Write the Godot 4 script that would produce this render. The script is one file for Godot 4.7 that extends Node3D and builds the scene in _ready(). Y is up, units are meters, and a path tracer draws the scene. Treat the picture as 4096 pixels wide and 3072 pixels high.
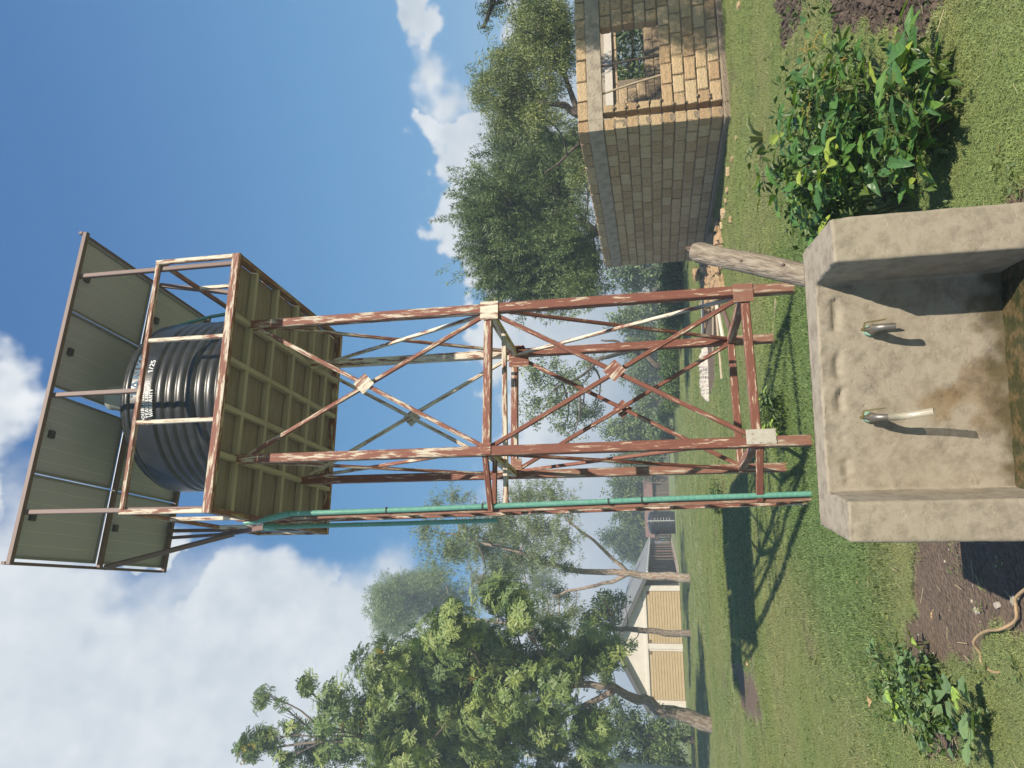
extends Node3D
# Water tower with a tank and solar panels behind a concrete tap stand, seen with the camera turned on its side.

const SUN := Vector3(-0.52, -1.0, -0.85)
var M := {}
var used := {}
var rng := RandomNumberGenerator.new()
var n2 := FastNoiseLite.new()
var nf := FastNoiseLite.new()

# ------------------------------------------------------------------ mesh collector
class MB:
	var v := PackedVector3Array()
	var n := PackedVector3Array()
	var t := PackedVector2Array()
	var c := PackedColorArray()
	var col := Color.WHITE
	func tri(a: Vector3, b: Vector3, d: Vector3, na: Vector3, nb: Vector3, nd: Vector3, ta := Vector2.ZERO, tb := Vector2.ZERO, td := Vector2.ZERO) -> void:
		if (b - a).cross(d - a).dot(na + nb + nd) > 0.0:
			v.append_array([a, d, b]); n.append_array([na, nd, nb]); t.append_array([ta, td, tb])
		else:
			v.append_array([a, b, d]); n.append_array([na, nb, nd]); t.append_array([ta, tb, td])
		c.append_array([col, col, col])
	func tric(a: Vector3, b: Vector3, d: Vector3, na: Vector3, nb: Vector3, nd: Vector3, ca: Color, cb: Color, cd: Color) -> void:
		if (b - a).cross(d - a).dot(na + nb + nd) > 0.0:
			v.append_array([a, d, b]); n.append_array([na, nd, nb]); c.append_array([ca, cd, cb])
		else:
			v.append_array([a, b, d]); n.append_array([na, nb, nd]); c.append_array([ca, cb, cd])
		t.append_array([Vector2(a.x, a.z), Vector2(b.x, b.z), Vector2(d.x, d.z)])
	func flat(a: Vector3, b: Vector3, d: Vector3, out: Vector3) -> void:
		var m := (b - a).cross(d - a).normalized()
		if m.dot(out) < 0.0:
			m = -m
		tri(a, b, d, m, m, m, Vector2(a.x + a.z, a.y), Vector2(b.x + b.z, b.y), Vector2(d.x + d.z, d.y))
	func quad(a: Vector3, b: Vector3, d: Vector3, e: Vector3, out: Vector3) -> void:
		flat(a, b, d, out); flat(a, d, e, out)
	func done() -> ArrayMesh:
		var arr := []
		arr.resize(Mesh.ARRAY_MAX)
		arr[Mesh.ARRAY_VERTEX] = v; arr[Mesh.ARRAY_NORMAL] = n; arr[Mesh.ARRAY_TEX_UV] = t; arr[Mesh.ARRAY_COLOR] = c
		var am := ArrayMesh.new()
		am.add_surface_from_arrays(Mesh.PRIMITIVE_TRIANGLES, arr)
		return am
	# a bar with chamfered edges from a to b; w along side, h along the other axis
	func bar(a: Vector3, b: Vector3, w: float, h: float, side := Vector3.ZERO, cut := 0.005, uo := Vector2.ZERO) -> void:
		var d := (b - a).normalized()
		var s := side
		if s == Vector3.ZERO:
			s = d.cross(Vector3.UP) if absf(d.y) < 0.95 else Vector3.RIGHT
		s = (s - d * s.dot(d)).normalized()
		var q := d.cross(s).normalized()
		var x := w / 2.0
		var y := h / 2.0
		var k := minf(cut, minf(x, y) * 0.6)
		var ring := [Vector2(x - k, y), Vector2(x, y - k), Vector2(x, -y + k), Vector2(x - k, -y), Vector2(-x + k, -y), Vector2(-x, -y + k), Vector2(-x, y - k), Vector2(-x + k, y)]
		var ln := a.distance_to(b)
		var u := 0.0
		for i in 8:
			var p: Vector2 = ring[i]
			var r: Vector2 = ring[(i + 1) % 8]
			var e := p.distance_to(r)
			var m2 := (p + r).normalized()
			if i % 2 == 1:
				m2 = Vector2(signf(p.x + r.x), 0) if absf(p.x - r.x) < 1e-6 else Vector2(0, signf(p.y + r.y))
			var m := (s * m2.x + q * m2.y).normalized()
			var p0 := a + s * p.x + q * p.y
			var r0 := a + s * r.x + q * r.y
			var o := b - a
			tri(p0, r0, r0 + o, m, m, m, uo + Vector2(u, 0), uo + Vector2(u + e, 0), uo + Vector2(u + e, ln))
			tri(p0, r0 + o, p0 + o, m, m, m, uo + Vector2(u, 0), uo + Vector2(u + e, ln), uo + Vector2(u, ln))
			tri(a, p0, r0, -d, -d, -d, uo, uo + p, uo + r)
			tri(b, p0 + o, r0 + o, d, d, d, uo, uo + p, uo + r)
			u += e
	# a round tube along points with radii, closed at both ends
	func tube(pts: Array, rad: Array, sides := 10, wob: FastNoiseLite = null, amp := 0.0) -> void:
		var rings := []
		var nrm := []
		var sd := Vector3.ZERO
		var ln := 0.0
		var lens := []
		for i in pts.size():
			var d: Vector3 = (pts[mini(i + 1, pts.size() - 1)] - pts[maxi(i - 1, 0)]).normalized()
			if sd == Vector3.ZERO:
				sd = d.cross(Vector3(0.3, 0.2, 0.9)).normalized()
			sd = (sd - d * sd.dot(d)).normalized()
			var q := d.cross(sd)
			if i > 0:
				ln += (pts[i] as Vector3).distance_to(pts[i - 1])
			lens.append(ln)
			var rg := []
			var rn := []
			for j in sides:
				var w := TAU * j / sides
				var o := sd * cos(w) + q * sin(w)
				var rr: float = rad[i]
				if wob:
					var pp: Vector3 = pts[i] + o * rr
					rr *= 1.0 + amp * wob.get_noise_3dv(pp * 40.0)
				rg.append(pts[i] + o * rr)
				rn.append(o)
			rings.append(rg); nrm.append(rn)
		for i in pts.size() - 1:
			for j in sides:
				var k := (j + 1) % sides
				var ua := float(j) / sides
				var ub := float(j + 1) / sides
				tri(rings[i][j], rings[i][k], rings[i + 1][k], nrm[i][j], nrm[i][k], nrm[i + 1][k], Vector2(ua, lens[i]), Vector2(ub, lens[i]), Vector2(ub, lens[i + 1]))
				tri(rings[i][j], rings[i + 1][k], rings[i + 1][j], nrm[i][j], nrm[i + 1][k], nrm[i + 1][j], Vector2(ua, lens[i]), Vector2(ub, lens[i + 1]), Vector2(ua, lens[i + 1]))
		for e in [0, pts.size() - 1]:
			var d: Vector3 = (pts[e] - pts[1 if e == 0 else e - 1]).normalized()
			for j in sides:
				tri(pts[e], rings[e][j], rings[e][(j + 1) % sides], d, d, d)
	# profile [radius, height] turned round the y axis
	func lathe(pr: Array, sides := 48) -> void:
		for i in pr.size() - 1:
			var a: Vector2 = pr[i]
			var b: Vector2 = pr[i + 1]
			var na := lathe_n(pr, i)
			var nb := lathe_n(pr, i + 1)
			for j in sides:
				var w := TAU * j / sides
				var x := TAU * (j + 1) / sides
				var p := Vector3(sin(w), 0, cos(w))
				var q := Vector3(sin(x), 0, cos(x))
				var up := Vector3.UP
				tri(p * a.x + up * a.y, q * a.x + up * a.y, q * b.x + up * b.y, p * na.x + up * na.y, q * na.x + up * na.y, q * nb.x + up * nb.y)
				tri(p * a.x + up * a.y, q * b.x + up * b.y, p * b.x + up * b.y, p * na.x + up * na.y, q * nb.x + up * nb.y, p * nb.x + up * nb.y)
	func lathe_n(pr: Array, i: int) -> Vector2:
		var d: Vector2 = pr[mini(i + 1, pr.size() - 1)] - pr[maxi(i - 1, 0)]
		return Vector2(d.y, -d.x).normalized()
	# a stone or block: a box whose corners and edges are cut and jittered
	func block(lo: Vector3, hi: Vector3, cut: float, jit: float, r: RandomNumberGenerator) -> void:
		var ce := (lo + hi) / 2.0
		var hs := (hi - lo) / 2.0
		var f := {}
		for ax in 3:
			for sg in [-1, 1]:
				for i in 4:
					var o := [[-1, -1], [1, -1], [1, 1], [-1, 1]][i] as Array
					var p := Vector3.ZERO
					p[ax] = sg * hs[ax]
					p[(ax + 1) % 3] = o[0] * (hs[(ax + 1) % 3] - cut)
					p[(ax + 2) % 3] = o[1] * (hs[(ax + 2) % 3] - cut)
					f["%d %d %d %d" % [ax, sg, o[0], o[1]]] = ce + p + Vector3(r.randf_range(-jit, jit), r.randf_range(-jit, jit), r.randf_range(-jit, jit))
		for ax in 3:
			for sg in [-1, 1]:
				var out := Vector3.ZERO
				out[ax] = sg
				var pre := "%d %d " % [ax, sg]
				quad(f[pre + "-1 -1"], f[pre + "1 -1"], f[pre + "1 1"], f[pre + "-1 1"], out)
		for ax in 3:                                   # the cut edges run along ax
			var b := (ax + 1) % 3
			var d := (ax + 2) % 3
			for sb in [-1, 1]:
				for sd in [-1, 1]:
					var out := Vector3.ZERO
					out[b] = sb; out[d] = sd
					# face b: its (b+1)=d, (b+2)=ax ; face d: its (d+1)=ax, (d+2)=b
					quad(f["%d %d %d %d" % [b, sb, sd, -1]], f["%d %d %d %d" % [b, sb, sd, 1]], f["%d %d %d %d" % [d, sd, 1, sb]], f["%d %d %d %d" % [d, sd, -1, sb]], out)
		for sx in [-1, 1]:
			for sy in [-1, 1]:
				for sz in [-1, 1]:
					flat(f["0 %d %d %d" % [sx, sy, sz]], f["1 %d %d %d" % [sy, sz, sx]], f["2 %d %d %d" % [sz, sx, sy]], Vector3(sx, sy, sz))

# ------------------------------------------------------------------ naming
func numbered(called: String) -> String:
	var k: int = used.get(called, 0)
	used[called] = k + 1
	return called if k == 0 else "%s_%03d" % [called, k]

func tag(o: Node, label: String, category: String, group := "") -> Node:
	o.set_meta("label", label); o.set_meta("category", category)
	if group: o.set_meta("group", group)
	return o

func thing(called: String, label: String, category: String, at := Vector3.ZERO, turn := 0.0, group := "") -> Node3D:
	var o := Node3D.new()
	o.name = numbered(called)
	add_child(o)
	o.position = at; o.rotation.y = turn
	tag(o, label, category, group)
	return o

func put(parent: Node, called: String, mesh: Mesh, m: Material) -> MeshInstance3D:
	var o := MeshInstance3D.new()
	o.mesh = mesh
	o.material_override = m
	o.name = numbered(called) if parent == self else called
	parent.add_child(o, true)
	return o

func structure(called: String, mesh: Mesh, m: Material) -> MeshInstance3D:
	var o := put(self, called, mesh, m)
	o.set_meta("kind", "structure")
	return o

# ------------------------------------------------------------------ materials
func lin(r: float, g: float, b: float) -> Color:
	return Color(r, g, b).linear_to_srgb()

func noise_tex(freq: float, stops: Array, size := 512, sd := 1, oct := 5, gain := 0.5) -> NoiseTexture2D:
	var n := FastNoiseLite.new()
	n.noise_type = FastNoiseLite.TYPE_SIMPLEX_SMOOTH
	n.frequency = freq; n.fractal_octaves = oct; n.seed = sd; n.fractal_gain = gain
	var x := NoiseTexture2D.new()
	x.width = size; x.height = size; x.seamless = true; x.seamless_blend_skirt = 0.2
	x.noise = n
	if stops:
		var g := Gradient.new()
		var offs := PackedFloat32Array()
		var cols := PackedColorArray()
		for s in stops:
			offs.append(s[0]); cols.append(lin(s[1], s[2], s[3]))
		g.offsets = offs; g.colors = cols
		x.color_ramp = g
	return x

func mat(name_: String, col: Color, rough := 0.85, metal := 0.0) -> StandardMaterial3D:
	var m := StandardMaterial3D.new()
	m.resource_name = name_
	m.albedo_color = col; m.roughness = rough; m.metallic = metal
	m.cull_mode = BaseMaterial3D.CULL_DISABLED
	M[name_] = m
	return m

func textured(name_: String, tex: Texture2D, scale: Vector3, rough := 0.85, tri := true, world := false) -> StandardMaterial3D:
	var m := mat(name_, Color.WHITE, rough)
	m.albedo_texture = tex
	m.uv1_scale = scale
	m.uv1_triplanar = tri
	m.uv1_world_triplanar = world
	return m

func relief(m: StandardMaterial3D, tex: Texture2D, cm: float) -> void:
	m.heightmap_enabled = true
	m.heightmap_texture = tex
	m.heightmap_scale = cm

func leafy(name_: String, rough: float, glow: Color) -> StandardMaterial3D:
	var m := mat(name_, Color.WHITE, rough)
	m.vertex_color_use_as_albedo = true
	m.backlight_enabled = true
	m.backlight = glow
	return m

func make_materials() -> void:
	var rim := [[0.0, 0.60, 0.52, 0.40], [0.26, 0.50, 0.40, 0.30], [0.31, 0.27, 0.145, 0.095], [0.36, 0.205, 0.072, 0.045], [0.6, 0.175, 0.058, 0.037], [0.8, 0.225, 0.09, 0.058], [0.9, 0.33, 0.19, 0.13], [1.0, 0.42, 0.30, 0.22]]
	var mixd := [[0.0, 0.60, 0.55, 0.46], [0.38, 0.52, 0.45, 0.36], [0.44, 0.32, 0.20, 0.14], [0.49, 0.23, 0.084, 0.055], [0.75, 0.19, 0.065, 0.043], [1.0, 0.26, 0.10, 0.06]]
	var pale := [[0.0, 0.70, 0.66, 0.57], [0.50, 0.60, 0.54, 0.44], [0.60, 0.42, 0.31, 0.23], [0.67, 0.20, 0.07, 0.045], [1.0, 0.24, 0.09, 0.055]]
	var mud := [[0.0, 0.48, 0.42, 0.33], [0.36, 0.40, 0.32, 0.24], [0.40, 0.26, 0.15, 0.10], [0.6, 0.22, 0.09, 0.06], [1.0, 0.28, 0.14, 0.09]]
	var k := 3
	for s in [["steel_red", rim], ["steel_mixed", mixd], ["steel_pale", pale], ["steel_worn", mud]]:
		var m := textured(s[0], noise_tex(0.0055, s[1], 1024, k, 9, 0.70), Vector3(3.0, 0.36, 1), 0.7, false)
		relief(m, noise_tex(0.0055, [[0.0, 1, 1, 1], [0.4, 0.8, 0.8, 0.8], [0.6, 0.3, 0.3, 0.3], [1.0, 0.3, 0.3, 0.3]], 1024, k, 9, 0.70), 0.05)
		k += 1
	textured("sheet_metal", noise_tex(0.012, [[0.0, 0.24, 0.16, 0.12], [0.25, 0.27, 0.20, 0.16], [0.36, 0.28, 0.225, 0.225], [0.7, 0.32, 0.26, 0.265], [1.0, 0.29, 0.235, 0.235]], 512, 21, 6, 0.58), Vector3(2.4, 0.25, 1), 0.8, false)
	textured("joist_paint", noise_tex(0.014, [[0.0, 0.34, 0.26, 0.19], [0.25, 0.42, 0.36, 0.34], [1.0, 0.52, 0.46, 0.45]], 256, 22, 6), Vector3(2.4, 0.3, 1), 0.8, false)
	textured("plate_grey", noise_tex(0.012, [[0.0, 0.20, 0.09, 0.06], [0.22, 0.30, 0.20, 0.15], [0.34, 0.42, 0.38, 0.32], [1.0, 0.50, 0.47, 0.41]], 256, 24, 6, 0.6), Vector3(4, 3, 1), 0.8, false)
	mat("post_brown", lin(0.17, 0.11, 0.10), 0.6)
	mat("alloy", lin(0.30, 0.30, 0.31), 0.5, 0.5)
	mat("panel_back", lin(0.47, 0.47, 0.60), 0.5)
	mat("panel_cell", lin(0.02, 0.025, 0.06), 0.12)
	mat("panel_line", lin(0.75, 0.75, 0.75), 0.5)
	mat("black_box", lin(0.06, 0.06, 0.065), 0.5)
	textured("tank_plastic", noise_tex(0.01, [[0.0, 0.020, 0.022, 0.024], [0.55, 0.030, 0.032, 0.034], [0.75, 0.055, 0.054, 0.052], [1.0, 0.085, 0.080, 0.072]], 512, 33, 7, 0.62), Vector3(0.8, 0.35, 0.8), 0.33)
	mat("tank_lid", lin(0.34, 0.36, 0.35), 0.45)
	mat("print_white", lin(0.75, 0.76, 0.76), 0.6)
	mat("print_blue", lin(0.075, 0.15, 0.24), 0.7)
	textured("pipe_green", noise_tex(0.02, [[0.0, 0.10, 0.29, 0.22], [0.5, 0.135, 0.345, 0.27], [0.75, 0.17, 0.37, 0.30], [1.0, 0.25, 0.40, 0.33]], 256, 31), Vector3(3, 3, 3), 0.42)
	var con := textured("concrete", noise_tex(0.0045, [[0.0, 0.16, 0.138, 0.108], [0.18, 0.215, 0.187, 0.147], [0.36, 0.272, 0.232, 0.176], [0.5, 0.310, 0.268, 0.204], [0.64, 0.345, 0.303, 0.236], [0.82, 0.312, 0.266, 0.199], [1.0, 0.40, 0.354, 0.278]], 2048, 41, 9, 0.74), Vector3(0.9, 0.9, 0.9), 0.92, true, true)
	con.vertex_color_use_as_albedo = true
	relief(con, noise_tex(0.02, [[0.0, 0, 0, 0], [0.2, 0.25, 0.25, 0.25], [0.34, 0.7, 0.7, 0.7], [1.0, 1, 1, 1]], 1024, 43, 8, 0.72), 0.3)
	var wet := textured("wet_floor", noise_tex(0.012, [[0.0, 0.03, 0.035, 0.015], [0.45, 0.055, 0.055, 0.025], [0.6, 0.10, 0.075, 0.035], [1.0, 0.14, 0.105, 0.06]], 512, 45, 6), Vector3(2, 2, 2), 0.25, true, true)
	relief(wet, noise_tex(0.03, [], 512, 46), 0.5)
	mat("brass", lin(0.46, 0.36, 0.17), 0.3, 0.9)
	mat("tap_grey", lin(0.25, 0.23, 0.20), 0.45, 0.7)
	mat("socket_green", lin(0.28, 0.46, 0.36), 0.55)
	var hose := mat("hose_clear", Color(lin(0.58, 0.54, 0.42), 0.42), 0.25)
	hose.transparency = BaseMaterial3D.TRANSPARENCY_ALPHA
	textured("hose_tan", noise_tex(0.03, [[0.0, 0.30, 0.20, 0.11], [1.0, 0.46, 0.34, 0.20]], 128, 47), Vector3(6, 6, 6), 0.6)
	var gm := textured("ground", noise_tex(0.02, [[0.0, 0.55, 0.55, 0.55], [0.4, 0.85, 0.85, 0.85], [0.6, 1, 1, 1], [1.0, 1.25, 1.25, 1.2]], 1024, 51, 7), Vector3(0.9, 0.9, 0.9), 0.95, true, true)
	gm.vertex_color_use_as_albedo = true
	relief(gm, noise_tex(0.03, [], 1024, 52, 6), 2.0)
	for i in 5:
		var a: Array = [[0.41, 0.287, 0.165], [0.445, 0.325, 0.192], [0.375, 0.255, 0.145], [0.465, 0.352, 0.215], [0.42, 0.305, 0.182]][i]
		var bm := textured("stone_block_%d" % i, noise_tex(0.02, [[0.0, a[0] * 0.7, a[1] * 0.68, a[2] * 0.64], [0.4, a[0], a[1], a[2]], [0.7, a[0] * 1.08, a[1] * 1.08, a[2] * 1.1], [1.0, a[0] * 0.85, a[1] * 0.84, a[2] * 0.8]], 256, 60 + i, 6), Vector3(1.6, 1.6, 1.6), 0.95)
		relief(bm, noise_tex(0.05, [], 256, 68), 1.2)
	var mo := textured("mortar", noise_tex(0.03, [[0.0, 0.18, 0.138, 0.095], [1.0, 0.30, 0.242, 0.175]], 256, 70, 6), Vector3(2, 2, 2), 0.95)
	relief(mo, noise_tex(0.05, [], 256, 69), 1.5)
	var rb := textured("ring_beam", noise_tex(0.015, [[0.0, 0.24, 0.20, 0.16], [0.5, 0.34, 0.29, 0.23], [1.0, 0.40, 0.345, 0.27]], 256, 71, 6), Vector3(1.2, 1.2, 1.2), 0.95)
	relief(rb, noise_tex(0.05, [], 256, 72), 0.8)
	textured("timber", noise_tex(0.02, [[0.0, 0.30, 0.24, 0.17], [0.5, 0.42, 0.34, 0.24], [1.0, 0.52, 0.43, 0.31]], 256, 73, 5), Vector3(9, 0.8, 1), 0.85, false)
	textured("timber_white", noise_tex(0.02, [[0.0, 0.50, 0.46, 0.40], [1.0, 0.66, 0.62, 0.55]], 256, 74, 5), Vector3(9, 0.8, 1), 0.85, false)
	var lg := textured("log_bark", noise_tex(0.02, [[0.0, 0.13, 0.10, 0.075], [0.4, 0.24, 0.195, 0.15], [0.7, 0.31, 0.26, 0.20], [1.0, 0.36, 0.31, 0.25]], 256, 75, 6), Vector3(3, 1.6, 1), 0.9, false)
	relief(lg, noise_tex(0.03, [], 256, 76), 0.8)
	for b in [["bark_pale", [0.38, 0.34, 0.29], [0.22, 0.15, 0.11]], ["bark_dark", [0.16, 0.13, 0.105], [0.08, 0.062, 0.05]], ["bark_grey", [0.27, 0.23, 0.19], [0.14, 0.105, 0.08]]]:
		var bk := textured(b[0], noise_tex(0.02, [[0.0, b[2][0], b[2][1], b[2][2]], [0.45, b[2][0] * 1.4, b[2][1] * 1.4, b[2][2] * 1.4], [0.6, b[1][0], b[1][1], b[1][2]], [1.0, b[1][0] * 1.1, b[1][1] * 1.1, b[1][2] * 1.1]], 256, 77, 6), Vector3(2, 0.5, 1), 0.95, false)
		relief(bk, noise_tex(0.03, [], 256, 78), 2.0)
	textured("plaster_cream", noise_tex(0.01, [[0.0, 0.60, 0.545, 0.47], [1.0, 0.68, 0.63, 0.56]], 256, 80, 5), Vector3(0.3, 0.3, 0.3), 0.9)
	textured("board_tan", noise_tex(0.015, [[0.0, 0.44, 0.33, 0.18], [1.0, 0.51, 0.39, 0.225]], 256, 81, 5), Vector3(0.4, 0.4, 0.4), 0.85)
	mat("board_gap", lin(0.16, 0.11, 0.06), 0.9)
	textured("roof_iron", noise_tex(0.02, [[0.0, 0.17, 0.175, 0.175], [1.0, 0.27, 0.275, 0.27]], 256, 82, 5), Vector3(0.3, 0.3, 0.3), 0.65)
	mat("fascia", lin(0.10, 0.10, 0.10), 0.7)
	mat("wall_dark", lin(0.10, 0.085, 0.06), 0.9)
	mat("gutter", lin(0.60, 0.62, 0.62), 0.5)
	textured("roof_rust", noise_tex(0.02, [[0.0, 0.15, 0.085, 0.062], [1.0, 0.22, 0.14, 0.11]], 256, 83, 5), Vector3(0.3, 0.3, 0.3), 0.8)
	mat("sack_white", lin(0.50, 0.46, 0.41), 0.7)
	mat("pole_pale", lin(0.42, 0.44, 0.37), 0.8)
	mat("soil_clod", lin(0.125, 0.088, 0.062), 0.95)
	mat("lime", lin(0.36, 0.33, 0.28), 0.9)
	leafy("grass_blade", 0.6, Color(0.5, 0.62, 0.2))
	leafy("leaf_tree", 0.5, Color(0.5, 0.62, 0.2))
	leafy("leaf_glossy", 0.45, Color(0.38, 0.52, 0.12))
	leafy("stem_green", 0.6, Color(0.1, 0.1, 0.05))

# ------------------------------------------------------------------ sky
func make_sky() -> ImageTexture:
	var W := 3072
	var H := 1536
	var n := FastNoiseLite.new()
	n.seed = 7; n.frequency = 1.0; n.fractal_octaves = 6; n.fractal_gain = 0.52; n.noise_type = FastNoiseLite.TYPE_SIMPLEX
	var soft := FastNoiseLite.new()
	soft.seed = 11; soft.frequency = 1.0; soft.fractal_octaves = 4; soft.noise_type = FastNoiseLite.TYPE_SIMPLEX
	# cloud masses: azimuth from -z towards +x, elevation, half widths (degrees), softness of the edge, weight
	var blobs := [
		[-36, 33, 26, 20, 0.95, 2.4], [-26, 45, 24, 10, 0.95, 2.2], [-18.5, 29, 7, 9, 0.7, 1.6], [-22, 20.5, 10, 8, 0.95, 1.8],
		[-1, 47.5, 9, 5, 0.55, 1.1], [-9, 48, 7, 5.5, 0.5, 0.9], [-12.5, 37, 2.5, 4, 0.4, 0.6],
		[13.8, 9.5, 6.2, 6.6, 0.16, 1.4], [18.5, 8.5, 4.4, 6.6, 0.2, 1.2], [9.5, 8.5, 5.2, 6.4, 0.16, 1.3], [4.5, 7.5, 6, 6.2, 0.2, 1.3], [-1.5, 7, 6.5, 6.4, 0.3, 1.3], [-9, 6, 9, 8, 0.6, 1.3], [-20, 6, 13, 10, 0.7, 1.3],
		[22.6, 12.2, 3.2, 2.4, 0.6, 0.75], [26.3, 14.0, 1.8, 1.3, 0.4, 0.85], [28.6, 15.2, 2.2, 1.2, 0.35, 0.95], [27, 7, 5.5, 3.6, 0.3, 1.1], [36, 8, 8, 5, 0.3, 1.0],
		[62, 9, 14, 6, 0.3, 1.0], [100, 12, 16, 7, 0.4, 0.9], [150, 8, 20, 6, 0.4, 0.9], [-80, 12, 22, 9, 0.5, 1.0], [-120, 25, 20, 9, 0.5, 0.8], [-160, 9, 18, 6, 0.4, 0.9]]
	var data := PackedFloat32Array()
	data.resize(W * H * 3)
	for j in H:
		var el := 90.0 - 180.0 * (j + 0.5) / H
		var near := []
		for b in blobs:
			if absf(el - b[1]) < b[3] * 1.9:
				near.append(b)
		var up := clampf(el / 60.0, 0.0, 1.0)
		var base := Vector3(0.29, 0.54, 0.78).lerp(Vector3(0.112, 0.36, 0.675), clampf(el / 16.0, 0, 1)).lerp(Vector3(0.041, 0.162, 0.42), smoothstep(0.12, 0.78, up))
		if el < 0.0:
			base = Vector3(0.16, 0.17, 0.13)
		var ce := cos(deg_to_rad(el))
		var se := sin(deg_to_rad(el))
		for i in W:
			var o := (j * W + i) * 3
			var col := base
			if near and el > -1.0:
				var az := 360.0 * (i + 0.5) / W
				if az > 180.0:
					az -= 360.0
				var a0 := deg_to_rad(az)
				var wd := Vector3(sin(a0) * ce, se, -cos(a0) * ce)
				var ax := az + 3.2 * soft.get_noise_3dv(wd * 6.0) + 0.8 * soft.get_noise_3dv(wd * 30.0)
				var ay := el + 2.2 * soft.get_noise_3dv(wd * 6.0 + Vector3(5, 2, 8)) + 0.7 * soft.get_noise_3dv(wd * 30.0 + Vector3(3, 3, 3))
				var best := -9.0
				var sf := 0.5
				for b in near:
					var dx: float = ax - b[0]
					if absf(dx) < b[2] * 1.9:
						dx /= b[2]
						var dy: float = (ay - b[1]) / b[3]
						var q: float = b[5] * (1.0 - sqrt(dx * dx + dy * dy))
						if q > best:
							best = q; sf = b[4]
				if best > -0.7:
					var a := deg_to_rad(az)
					var d := Vector3(sin(a) * ce, se, -cos(a) * ce)
					var f := n.get_noise_3dv(d * 7.0)
					var g := n.get_noise_3dv(d * 22.0 + Vector3(3, 5, 9))
					var rough := clampf(1.25 - sf, 0.35, 1.0)
					var dens := best + (f * 0.6 + g * 0.26) * rough
					var al := smoothstep(0.0, sf, dens)
					if al > 0.0:
						var s := soft.get_noise_3dv(d * 5.0 + Vector3(9, 1, 4))
						var lit := clampf(0.66 + (s * 0.55 + g * 0.5) * clampf(1.3 - sf, 0.45, 1.0) - minf(dens, 1.0) * 0.10, 0.0, 1.0)
						var cc := Vector3(0.54, 0.62, 0.69).lerp(Vector3(0.93, 0.95, 0.97), lit)
						col = base.lerp(cc, al * 0.96)
			data[o] = col.x; data[o + 1] = col.y; data[o + 2] = col.z
	return ImageTexture.create_from_image(Image.create_from_data(W, H, false, Image.FORMAT_RGBF, data.to_byte_array()))

func _ready() -> void:
	rng.seed = 12345
	n2.seed = 5; n2.frequency = 0.35; n2.fractal_octaves = 4
	nf.seed = 8; nf.frequency = 1.0; nf.fractal_octaves = 3
	# the photograph lies on its side: the camera's right points down in the world, its top to the right
	var cam := Camera3D.new()
	cam.name = "camera"
	var pitch := 0.1858
	var roll := -0.0502
	var fwd := Vector3(0, sin(pitch), -cos(pitch))
	var up0 := Vector3(0, cos(pitch), sin(pitch))
	var right := Vector3.RIGHT * cos(roll) + up0 * sin(roll)
	var up := -Vector3.RIGHT * sin(roll) + up0 * cos(roll)
	cam.transform = Transform3D(Basis(-up, right, -fwd), Vector3(0, 1.548, 0))
	cam.fov = 54.965
	cam.near = 0.05
	cam.far = 3000.0
	add_child(cam)
	var sky := Sky.new()
	var sm := PanoramaSkyMaterial.new()
	sm.panorama = make_sky()
	sky.sky_material = sm
	var env := Environment.new()
	env.background_mode = Environment.BG_SKY
	env.sky = sky
	env.background_energy_multiplier = 0.68
	env.tonemap_mode = Environment.TONE_MAPPER_LINEAR
	env.tonemap_exposure = 1.5
	env.sdfgi_enabled = true; env.ssao_enabled = true; env.ssil_enabled = true
	env.fog_enabled = true
	env.fog_density = 0.003
	env.fog_light_color = lin(0.50, 0.60, 0.70)
	var we := WorldEnvironment.new()
	we.name = "world"
	we.environment = env
	add_child(we)
	var sun := DirectionalLight3D.new()
	sun.name = "sun"
	sun.light_energy = 1.6
	sun.light_color = Color(1.0, 0.955, 0.88)
	sun.light_angular_distance = 0.5
	sun.shadow_enabled = true
	add_child(sun)
	sun.look_at_from_position(Vector3(0, 30, 0), Vector3(0, 30, 0) + SUN, Vector3.UP)
	make_materials()
	make_ground()
	make_grass()
	make_ground_weeds()
	make_tower()
	make_tap_stand()
	make_stone_house()
	make_far_buildings()
	make_trees()
	make_plants()
	make_clutter()

# ------------------------------------------------------------------ ground
const DIRT := [
	[[-1.01,-4.92],[-1.22,-4.97],[-1.37,-5.05],[-1.50,-5.02],[-1.78,-5.26],[-1.92,-5.32],[-1.96,-5.09],[-1.78,-4.70],[-1.65,-4.38],[-1.53,-4.08],[-1.40,-3.89],[-1.24,-3.73],[-1.21,-3.4],[-1.3,-2.2],[0.9,-2.2],[0.75,-3.3],[0.6,-3.7],[-0.68,-3.75],[-0.8,-4.5]],
	[[-2.15,-4.84],[-2.26,-4.91],[-2.43,-5.16],[-2.49,-5.04],[-2.39,-4.73],[-2.10,-4.21],[-2.04,-4.31],[-1.98,-4.47]],
	[[-5.75,-15.51],[-6.78,-17.59],[-6.34,-15.46],[-6.75,-15.34],[-6.19,-13.63],[-5.63,-12.24],[-5.33,-12.33],[-5.02,-12.60]],
	[[3.6,-6.2],[2.73,-6.23],[2.61,-6.18],[2.25,-5.42],[1.99,-4.82],[1.84,-4.58],[1.75,-4.62],[1.67,-4.44],[1.72,-4.27],[1.78,-4.20],[1.81,-4.04],[3.0,-4.0]],
	[[4.6,-8.78],[3.76,-8.41],[3.50,-8.30],[3.24,-8.15],[3.26,-7.85],[3.21,-7.40],[3.33,-7.23],[3.9,-7.0]],
	[[1.66,-21.91],[-0.74,-23.66],[-0.72,-21.43],[-0.15,-18.47],[0.70,-17.97],[1.18,-15.96],[1.76,-16.06],[2.10,-18.98]]]
var polys := []

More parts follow.
